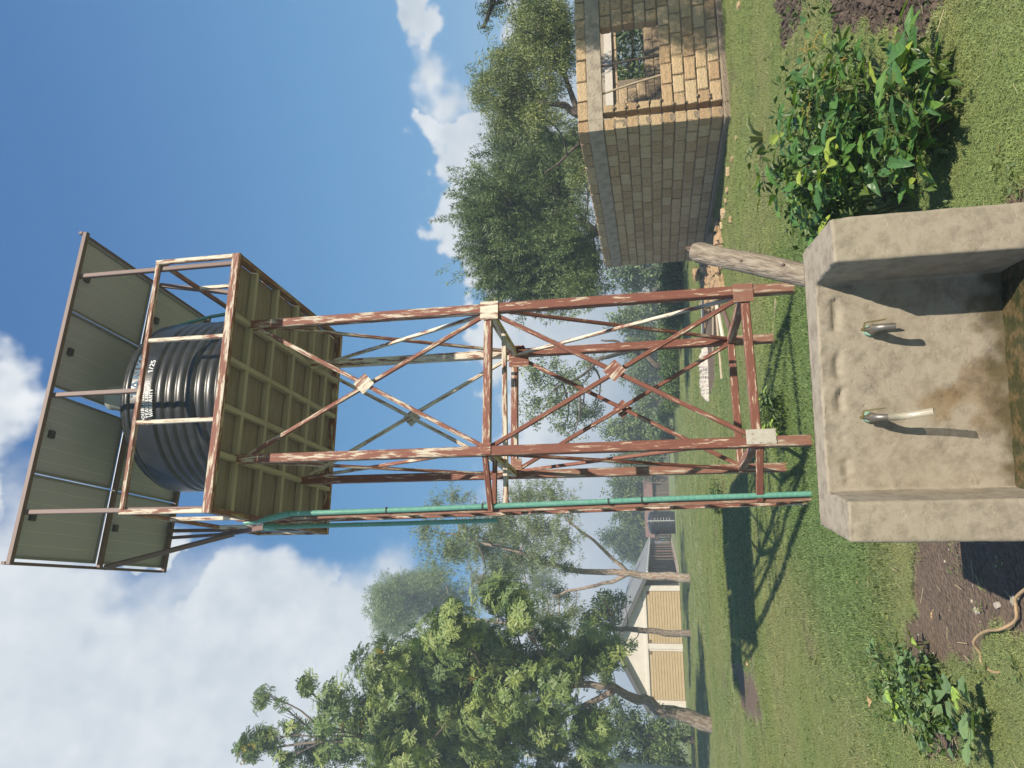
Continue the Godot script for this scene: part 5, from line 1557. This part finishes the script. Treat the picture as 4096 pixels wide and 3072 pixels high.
func leaf_mat(key: String, c: Color, rough: float) -> StandardMaterial3D:
	var m := mat(key, c.linear_to_srgb(), rough)
	m.backlight_enabled = true
	m.backlight = Color(0.4, 0.5, 0.12)
	return m

func bush(called: String, label: String, at: Vector3, stems: Array, leaves: int, size: float, shapes: Array, mats: Array, small: int) -> void:
	var o := thing(called, label, "plant", at)
	var sm := MB.new()
	var nodes := []
	for s in stems:
		var a: Vector3 = s[0]
		var b: Vector3 = s[1]
		var cv := curve(a, b, Vector3(rng.randf_range(-0.04, 0.04), 0.05, rng.randf_range(-0.04, 0.04)), 7)
		var rd := []
		for i in 8:
			rd.append(lerpf(0.008, 0.002, i / 7.0) * clampf(size / 0.16, 0.5, 1.0))
		sm.tube(cv, rd, 6)
		for i in range(2, 8):
			nodes.append([cv[i], (cv[i] - cv[i - 1]).normalized(), i / 7.0])
			if rng.randf() < 0.6 and i > 2:
				var d := Vector3(rng.randf_range(-1, 1), rng.randf_range(0.1, 0.9), rng.randf_range(-1, 1)).normalized()
				var e: Vector3 = cv[i] + d * rng.randf_range(0.6, 1.4) * size
				sm.tube([cv[i], (cv[i] + e) / 2.0 + Vector3(0, 0.012, 0), e], [0.003, 0.0025, 0.0015], 5)
				nodes.append([e, d, 1.0]); nodes.append([(cv[i] + e) / 2.0, d, 0.8])
	sm.col = Color.WHITE
	put(o, "stems", sm.done(), M.stem_brown)
	for k in leaves:
		var nd: Array = nodes[rng.randi() % nodes.size()]
		if nd[2] < 0.5 and rng.randf() < 0.5:
			nd = nodes[rng.randi() % nodes.size()]
		var w := rng.randf() * TAU
		var out := (Vector3(cos(w), rng.randf_range(-0.3, 0.4), sin(w)) + (nd[1] as Vector3) * 0.3).normalized()
		var b := Basis.looking_at(out, Vector3.UP) * Basis(Vector3(0, 0, 1), rng.randf_range(-0.5, 0.5))
		var sc := size * rng.randf_range(0.6, 1.15) * (0.75 if nd[2] > 0.95 else 1.0)
		var top: bool = nd[2] > 0.9
		var mi: int = rng.randi() % (mats.size() - 1)
		if top and rng.randf() < 0.22:
			mi = mats.size() - 1
		var l := put(o, "leaf", shapes[rng.randi() % shapes.size()], mats[mi])
		l.transform = Transform3D(b.scaled(Vector3.ONE * sc), nd[0] + out * sc * 0.1)
	if small > 0:
		var xf := []
		var cs := []
		for k in small:
			var nd: Array = nodes[rng.randi() % nodes.size()]
			var p: Vector3 = nd[0] + Vector3(rng.randf_range(-1, 1), rng.randf_range(-1, 0.7), rng.randf_range(-1, 1)) * 0.13
			p.y = maxf(p.y, 0.02)
			xf.append(Transform3D(Basis(Vector3.UP, rng.randf() * TAU).scaled(Vector3.ONE * rng.randf_range(0.25, 0.5)), p))
			cs.append(Color(0.04, 0.085, 0.02).lerp(Color(0.11, 0.16, 0.03), rng.randf()))
		scatter(o, "small_leaves", leaf_cluster(9, 0.16, 0.07, 0.14, 0.2, 77), M.leaf_glossy, xf, cs)

func make_plants() -> void:
	mat("stem_brown", lin(0.12, 0.13, 0.05), 0.8)
	var big := [leaf_shape(0.20, 0.35, 0.30, 0.05, 1.0, 0.9, 1), leaf_shape(0.24, 0.2, 0.18, 0.10, 1.2, 0.95, 2), leaf_shape(0.18, 0.5, 0.45, 0.06, 1.0, 0.85, 3), leaf_shape(0.22, 0.3, 0.08, 0.12, 0.8, 1.0, 4)]
	var mats := [leaf_mat("leaf_a", Color(0.070, 0.160, 0.040), 0.42), leaf_mat("leaf_b", Color(0.075, 0.175, 0.040), 0.42), leaf_mat("leaf_c", Color(0.056, 0.135, 0.044), 0.42), leaf_mat("leaf_d", Color(0.105, 0.200, 0.042), 0.45), leaf_mat("leaf_lime", Color(0.26, 0.33, 0.05), 0.45)]
	var stems := func(n: int, rx: float, rz: float, h: float) -> Array:
		var out := []
		for i in n:
			var w := rng.randf() * TAU
			var q := sqrt(rng.randf())
			out.append([Vector3(cos(w) * rx * 0.3, -0.03, sin(w) * rz * 0.3), Vector3(cos(w) * rx * q, h * rng.randf_range(0.6, 1.0) * (1.1 - 0.35 * q), sin(w) * rz * q)])
		return out
	bush("broadleaf_bush", "dense bush with large ribbed glossy leaves beside the concrete wall", Vector3(1.08, 0, -4.75), stems.call(16, 0.40, 0.62, 0.72), 285, 0.18, big, mats, 160)
	bush("broadleaf_bush", "leafy bush with lime young shoots between dug soil and the denser bush", Vector3(1.68, 0, -4.95), stems.call(11, 0.42, 0.5, 0.62), 210, 0.19, big, mats, 110)
	bush("broadleaf_bush", "low sprawling bush with long drooping leaves in grass beside the bushes", Vector3(1.36, 0, -4.10), stems.call(11, 0.42, 0.30, 0.36), 120, 0.18, big, mats, 50)
	# yellow twining stems over the bush
	var dd := thing("dodder_vine", "tangle of thin yellow orange vine stems over the leafy bush", "vine", Vector3(1.55, 0, -4.85))
	mat("vine_yellow", lin(0.34, 0.24, 0.03), 0.6)
	var vb := MB.new()
	for i in 26:
		var p := Vector3(rng.randf_range(-0.32, 0.28), rng.randf_range(0.30, 0.56), rng.randf_range(-0.2, 0.36))
		var pts := [p]
		for k in 6:
			p += Vector3(rng.randf_range(-0.06, 0.06), rng.randf_range(-0.03, 0.03), rng.randf_range(-0.06, 0.06))
			pts.append(p)
		vb.tube(pts, [0.0025, 0.0025, 0.0025, 0.0025, 0.0025, 0.0025, 0.002], 4)
	vb.tube([Vector3(0, -0.02, 0), Vector3(-0.02, 0.2, 0.02), Vector3(0.0, 0.42, 0.05)], [0.003, 0.003, 0.003], 4)
	put(dd, "stems", vb.done(), M.vine_yellow)
	# weeds at the left edge of the trodden soil
	var soft := [leaf_shape(0.34, 0.2, 0.15, 0.05, 0.3, 0.8, 11), leaf_shape(0.30, 0.3, 0.3, 0.05, 0.3, 0.75, 12), leaf_shape(0.36, 0.15, 0.1, 0.08, 0.3, 0.85, 13)]
	var wm := [leaf_mat("weed_a", Color(0.125, 0.205, 0.088), 0.6), leaf_mat("weed_b", Color(0.15, 0.235, 0.10), 0.6), leaf_mat("weed_c", Color(0.105, 0.175, 0.08), 0.6), leaf_mat("weed_lime", Color(0.28, 0.41, 0.075), 0.6)]
	var lime := [wm[3], wm[1], wm[3]]
	bush("weed_plant", "grey green broad-leaved weed at the edge of the brown soil", Vector3(-1.86, 0, -4.60), stems.call(10, 0.26, 0.26, 0.20), 170, 0.09, soft, wm, 40)
	bush("weed_plant", "bright lime green weed beside the grey green weed", Vector3(-2.13, 0, -4.98), stems.call(7, 0.16, 0.2, 0.15), 80, 0.085, soft, lime, 24)
	bush("weed_plant", "small weed with three lime leaves standing in bare soil", Vector3(-1.70, 0, -4.82), stems.call(3, 0.09, 0.09, 0.14), 7, 0.10, soft, lime, 0)
	bush("weed_plant", "weed with large dull grey leaves in grass near the tan hose", Vector3(-1.80, 0, -3.95), stems.call(5, 0.16, 0.14, 0.12), 28, 0.12, soft, wm, 6)
	bush("weed_plant", "single low weed in lawn above the trodden soil", Vector3(-2.10, 0, -5.70), stems.call(3, 0.07, 0.07, 0.10), 8, 0.09, soft, wm, 0)
	bush("weed_plant", "lush leafy weed clump under the tower base beam", Vector3(-0.52, 0, -8.95), stems.call(9, 0.30, 0.26, 0.34), 60, 0.13, soft, lime, 60)
	bush("weed_plant", "low weed tuft in the lawn left of the tower shadow", Vector3(-2.9, 0, -17.6), stems.call(7, 0.4, 0.3, 0.4), 30, 0.16, soft, wm, 40)
	# rosette of fleshy leaves near the stone house
	var al := thing("aloe_plant", "pale aloe rosette growing in the lawn before the stone house", "plant", Vector3(2.95, 0, -9.8))
	var am := leaf_mat("aloe", Color(0.15, 0.19, 0.06), 0.45)
	for i in 16:
		var w := TAU * i / 16.0 * 2.6
		var mb := MB.new()
		var d := Vector3(cos(w), 0, sin(w))
		var l := rng.randf_range(0.22, 0.34)
		mb.tube([Vector3(0, -0.01, 0) + d * 0.02, d * l * 0.4 + Vector3(0, l * 0.45, 0), d * l * 0.75 + Vector3(0, l * 0.62, 0), d * l + Vector3(0, l * 0.6, 0)], [0.022, 0.02, 0.012, 0.001], 6)
		put(al, "leaf", mb.done(), am)

# ------------------------------------------------------------------ things lying about
func make_clutter() -> void:
	# leaning log behind the stand
	var lg := thing("log_post", "thick bare log stuck in the ground, leaning behind the tap stand", "log", Vector3(0.40, 0, -4.55))
	var mb := MB.new()
	mb.tube([Vector3(-0.02, -0.15, 0.02), Vector3(0.07, 0.25, -0.12), Vector3(0.175, 0.58, -0.25), Vector3(0.30, 0.86, -0.44), Vector3(0.37, 1.04, -0.55), Vector3(0.435, 1.18, -0.65), Vector3(0.45, 1.22, -0.67)], [0.078, 0.076, 0.072, 0.069, 0.068, 0.072, 0.055], 18, nf, 0.12)
	put(lg, "trunk", mb.done(), M.log_bark)
	for q in [Vector3(0.25, 0.70, -0.27), Vector3(0.315, 0.93, -0.42)]:
		var k := MB.new()
		k.tube([q + Vector3(0, 0, -0.02), q + Vector3(0.005, 0.01, 0.018)], [0.016, 0.008], 10)
		put(lg, "knot", k.done(), M.bark_dark)
	var sp := MB.new()
	sp.tube([Vector3(0.45, 1.20, -0.67), Vector3(0.48, 1.27, -0.68)], [0.035, 0.008], 8)
	put(lg, "broken_end", sp.done(), M.bark_pale)
	# white sack sheet crumpled on the ground behind the tower
	var sk := thing("plastic_sack", "crumpled white plastic sack lying on bare soil behind the tower", "sack", Vector3(0.0, 0, -21.0))
	var sb := MB.new()
	var cr := FastNoiseLite.new()
	cr.seed = 4; cr.frequency = 2.6; cr.fractal_octaves = 4
	var gx := 60
	var gz := 26
	var fv := func(i: int, j: int) -> Vector3:
		var u := lerpf(-0.75, 0.75, float(i) / gx)
		var v := lerpf(-1.0, 1.0, float(j) / gz)
		var w := 0.17 + 0.11 * cr.get_noise_2d(u * 1.2, 3.0)
		return Vector3(u + 0.05 * cr.get_noise_2d(u, v * 2.0), maxf(0.0, (0.14 + 0.20 * absf(cr.get_noise_2d(u * 2.0, v * 0.8))) * (1.0 - pow(absf(v), 2.5)) * (1.0 - pow(absf(u) / 0.76, 6.0))), v * w * 1.6 + 0.12 * sin(u * 3.0))
	for i in gx:
		for j in gz:
			var a: Vector3 = fv.call(i, j)
			var b: Vector3 = fv.call(i + 1, j)
			var c: Vector3 = fv.call(i + 1, j + 1)
			var d: Vector3 = fv.call(i, j + 1)
			sb.flat(a, b, c, Vector3.UP); sb.flat(a, c, d, Vector3.UP)
	put(sk, "sheet", sb.done(), M.sack_white)
	# building timber on the ground between tower and house
	var poles := [
		["long thin straight pole lying nearest the plastic sack", Vector3(-0.12, 0.04, -16.44), Vector3(1.70, 0.05, -17.0), 0.035, "timber"],
		["grey pole lying across the bare soil towards the sack", Vector3(0.45, 0.04, -18.3), Vector3(1.75, 0.06, -17.2), 0.04, "timber"],
		["pale pole leaning from rubble towards the field", Vector3(1.15, 0.05, -21.3), Vector3(1.80, 0.25, -18.1), 0.045, "timber_white"],
		["thick pale board lying beside the reddish board", Vector3(0.72, 0.05, -15.6), Vector3(1.52, 0.06, -16.6), 0.05, "timber_white"],
		["reddish board lying behind the back tower leg", Vector3(0.85, 0.04, -14.5), Vector3(1.35, 0.05, -15.6), 0.06, "roof_rust"]]
	for q in poles:
		var t := thing("timber_pole", q[0], "timber", q[1] * Vector3(1, 0, 1), 0.0, "building timber on the lawn")
		var e: Vector3 = q[2] - q[1] * Vector3(1, 0, 1)
		var p := MB.new()
		if q[4] == "roof_rust":
			p.bar(Vector3(0, q[1].y, 0), e, 0.16, 0.03, Vector3.ZERO, 0.004)
		else:
			p.tube([Vector3(0, q[1].y, 0), e * 0.5 + Vector3(0.02, 0.02, 0), e], [q[3], q[3] * 0.9, q[3] * 0.8], 8)
		put(t, "pole", p.done(), M[q[4]])
	var pk := thing("plank", "pale weathered plank lying in the grass by the back tower leg", "plank", Vector3(0.37, 0.02, -9.66))
	var pb := MB.new()
	pb.bar(Vector3(-0.05, 0.012, -0.02), Vector3(0.46, 0.022, 0.47), 0.10, 0.022, Vector3.ZERO, 0.004)
	put(pk, "board", pb.done(), M.timber)
	# rubble by the far corner of the stone house, stones along its base
	var rub := [[2.87,-21.8,0.28],[2.27,-19.4,0.2],[2.32,-17.5,0.24],[2.23,-16.4,0.22],[2.09,-18.1,0.18],[2.02,-16.3,0.2],[1.72,-19.8,0.22],[2.6,-17.0,0.26],[2.45,-18.6,0.22],[2.75,-19.2,0.3],[2.15,-17.1,0.16],[2.5,-16.1,0.14],[3.5,-13.37,0.12],[3.28,-13.77,0.11],[3.03,-14.5,0.16],[2.88,-14.98,0.13],[3.55,-12.8,0.09],[3.72,-12.2,0.08],[2.62,-15.1,0.12],[3.15,-14.1,0.1],[2.7,-15.6,0.13],[5.28,-11.1,0.09]]
	for q in rub:
		var s: float = q[2]
		var near: bool = q[1] > -15.5
		var st := thing("loose_stone", "broken stone lying along the base of the stone house wall" if near else "block rubble heaped near the far corner of the stone house", "stone", Vector3(q[0], 0, q[1]), rng.randf() * TAU, "stones along the wall" if near else "rubble at the far corner")
		var b := MB.new()
		b.block(Vector3(-s * 0.6, -0.04, -s * 0.45), Vector3(s * 0.6, s * rng.randf_range(0.45, 0.75), s * 0.45), s * 0.12, s * 0.1, rng)
		put(st, "stone", b.done(), M["stone_block_%d" % (rng.randi() % 5)])
	var heap := MB.new()
	for i in 130:
		var p := Vector3(rng.randfn(0.0, 0.4), 0, rng.randfn(0.0, 1.5))
		var s := rng.randf_range(0.04, 0.14)
		heap.block(p + Vector3(-s, -0.03, -s), p + Vector3(s, s * 0.9, s), s * 0.25, s * 0.25, rng)
	var hp := put(self, "rubble_heap", heap.done(), M.stone_block_2)
	hp.position = Vector3(2.35, 0, -17.8)
	hp.set_meta("kind", "stuff")
	tag(hp, "small broken stone chips scattered at the far corner of the house", "rubble")
	# tan hose on the bare soil
	var hs := thing("garden_hose", "curved tan hose piece lying on the trodden soil", "hose", Vector3(-1.3, 0, -3.85))
	var hb := MB.new()
	var hp2 := [[-0.95,-3.45],[-1.05,-3.60],[-1.10,-3.61],[-1.14,-3.61],[-1.18,-3.65],[-1.23,-3.71],[-1.28,-3.84],[-1.34,-3.95],[-1.40,-4.01],[-1.45,-4.02],[-1.49,-4.01],[-1.50,-3.96],[-1.49,-3.88],[-1.46,-3.80]]
	var pts := []
	var rad := []
	for i in hp2.size():
		var x: float = hp2[i][0]
		var z: float = hp2[i][1]
		var lift := 0.014 + (0.03 if i > 4 and i < 9 else 0.0)
		pts.append(Vector3(x + 1.3, gh(x, z) + lift - 0.01, z + 3.85))
		rad.append(0.0075)
	var sp2 := []
	var sr := []
	for i in pts.size() - 1:
		for q in 5:
			var p0: Vector3 = pts[maxi(i - 1, 0)]
			var p1: Vector3 = pts[i]
			var p2: Vector3 = pts[i + 1]
			sp2.append(p1.cubic_interpolate(p2, p0, pts[mini(i + 2, pts.size() - 1)], q / 5.0))
			sr.append(0.0075)
	hb.tube(sp2, sr, 10)
	put(hs, "tube", hb.done(), M.hose_tan)
	# clods, chips and straw
	var clod := MB.new()
	clod.block(Vector3(-0.5, -0.35, -0.5), Vector3(0.5, 0.4, 0.5), 0.16, 0.14, rng)
	var cm := clod.done()
	M.soil_clod.vertex_color_use_as_albedo = true
	M.soil_clod.albedo_color = Color.WHITE
	var xf := []
	var cs := []
	for i in 26000:
		var x := rng.randf_range(1.5, 4.5)
		var z := rng.randf_range(-9.0, -3.6)
		if dirt(x, z) < 0.9: continue
		var s := 0.008 + 0.045 * pow(rng.randf(), 3.5)
		xf.append(Transform3D(Basis.from_euler(Vector3(rng.randf() * 6, rng.randf() * 6, rng.randf() * 6)).scaled(Vector3.ONE * s), Vector3(x, gh(x, z) - 0.02 + s * 0.2, z)))
		cs.append(Color(0.085, 0.062, 0.047) * rng.randf_range(0.75, 1.25))
	for i in 500:
		var x := rng.randf_range(-2.4, -0.6)
		var z := rng.randf_range(-5.3, -3.2)
		if dirt(x, z) < 0.9: continue
		var s := 0.004 + 0.014 * pow(rng.randf(), 3.0)
		xf.append(Transform3D(Basis.from_euler(Vector3(rng.randf() * 6, rng.randf() * 6, rng.randf() * 6)).scaled(Vector3.ONE * s), Vector3(x, gh(x, z) - 0.025, z)))
		cs.append(Color(0.16, 0.118, 0.085) * rng.randf_range(0.8, 1.3) if rng.randf() < 0.85 else Color(0.42, 0.38, 0.32))
	tag(scatter(self, "soil_clods", cm, M.soil_clod, xf, cs), "brown clods and crumbs on the bare soil", "soil")
	var straw := MB.new()
	straw.bar(Vector3(-0.5, 0, 0), Vector3(0.5, 0.02, 0.03), 0.05, 0.03, Vector3.ZERO, 0.008)
	var sm := straw.done()
	M.hose_tan.vertex_color_use_as_albedo = false
	xf = []
	cs = []
	for i in 420:
		var z := -sqrt(rng.randf_range(9.0, 130.0))
		var x := rng.randf_range(-0.62, 0.6) * -z
		if in_stand(x, z): continue
		var s := rng.randf_range(0.04, 0.11)
		xf.append(Transform3D(Basis.from_euler(Vector3(rng.randf_range(-0.3, 0.3), rng.randf() * 6, rng.randf_range(-0.3, 0.3))).scaled(Vector3.ONE * s), Vector3(x, gh(x, z) + (0.005 if dirt(x, z) > 0.5 else 0.045), z)))
		cs.append(Color(0.46, 0.40, 0.24) * rng.randf_range(0.7, 1.2))
	tag(scatter(self, "straw_bits", sm, M.grass_blade, xf, cs), "dry straw bits scattered over lawn and soil", "straw")
	# pale stones and lime crumbs by the hose
	for q in [[-1.08,-3.66,0.024],[-1.26,-4.08,0.018],[-1.16,-3.84,0.02]]:
		var st := thing("pale_stone", "small pale stone on the trodden soil near the tan hose", "stone", Vector3(q[0], gh(q[0], q[1]) - 0.02, q[1]), rng.randf() * 6, "pale stones near the hose")
		var b := MB.new()
		var s: float = q[2]
		b.block(Vector3(-s, -0.01, -s * 0.7), Vector3(s, s * 0.7, s * 0.7), s * 0.25, s * 0.2, rng)
		put(st, "stone", b.done(), M.lime)
	# fallen dry leaves on the lawn
	var dry := leaf_shape(0.28, 0.4, 0.25, 0.2, 0.5, 0.9, 31)
	var dm := mat("dry_leaf", lin(0.38, 0.26, 0.13), 0.7)
	for q in [[-1.05,-5.15,0.06],[-1.72,-6.2,0.07],[-2.55,-6.1,0.08],[-2.62,-6.05,0.07],[-1.45,-4.55,0.05],[-5.0,-13.2,0.12]]:
		var l := put(self, "dry_leaf", dry, dm)
		l.transform = Transform3D(Basis(Vector3.UP, rng.randf() * TAU).scaled(Vector3.ONE * q[2]), Vector3(q[0], gh(q[0], q[1]) + 0.035, q[1]))
		tag(l, "curled dry tan leaf fallen on the lawn", "leaf", "fallen leaves on the lawn")
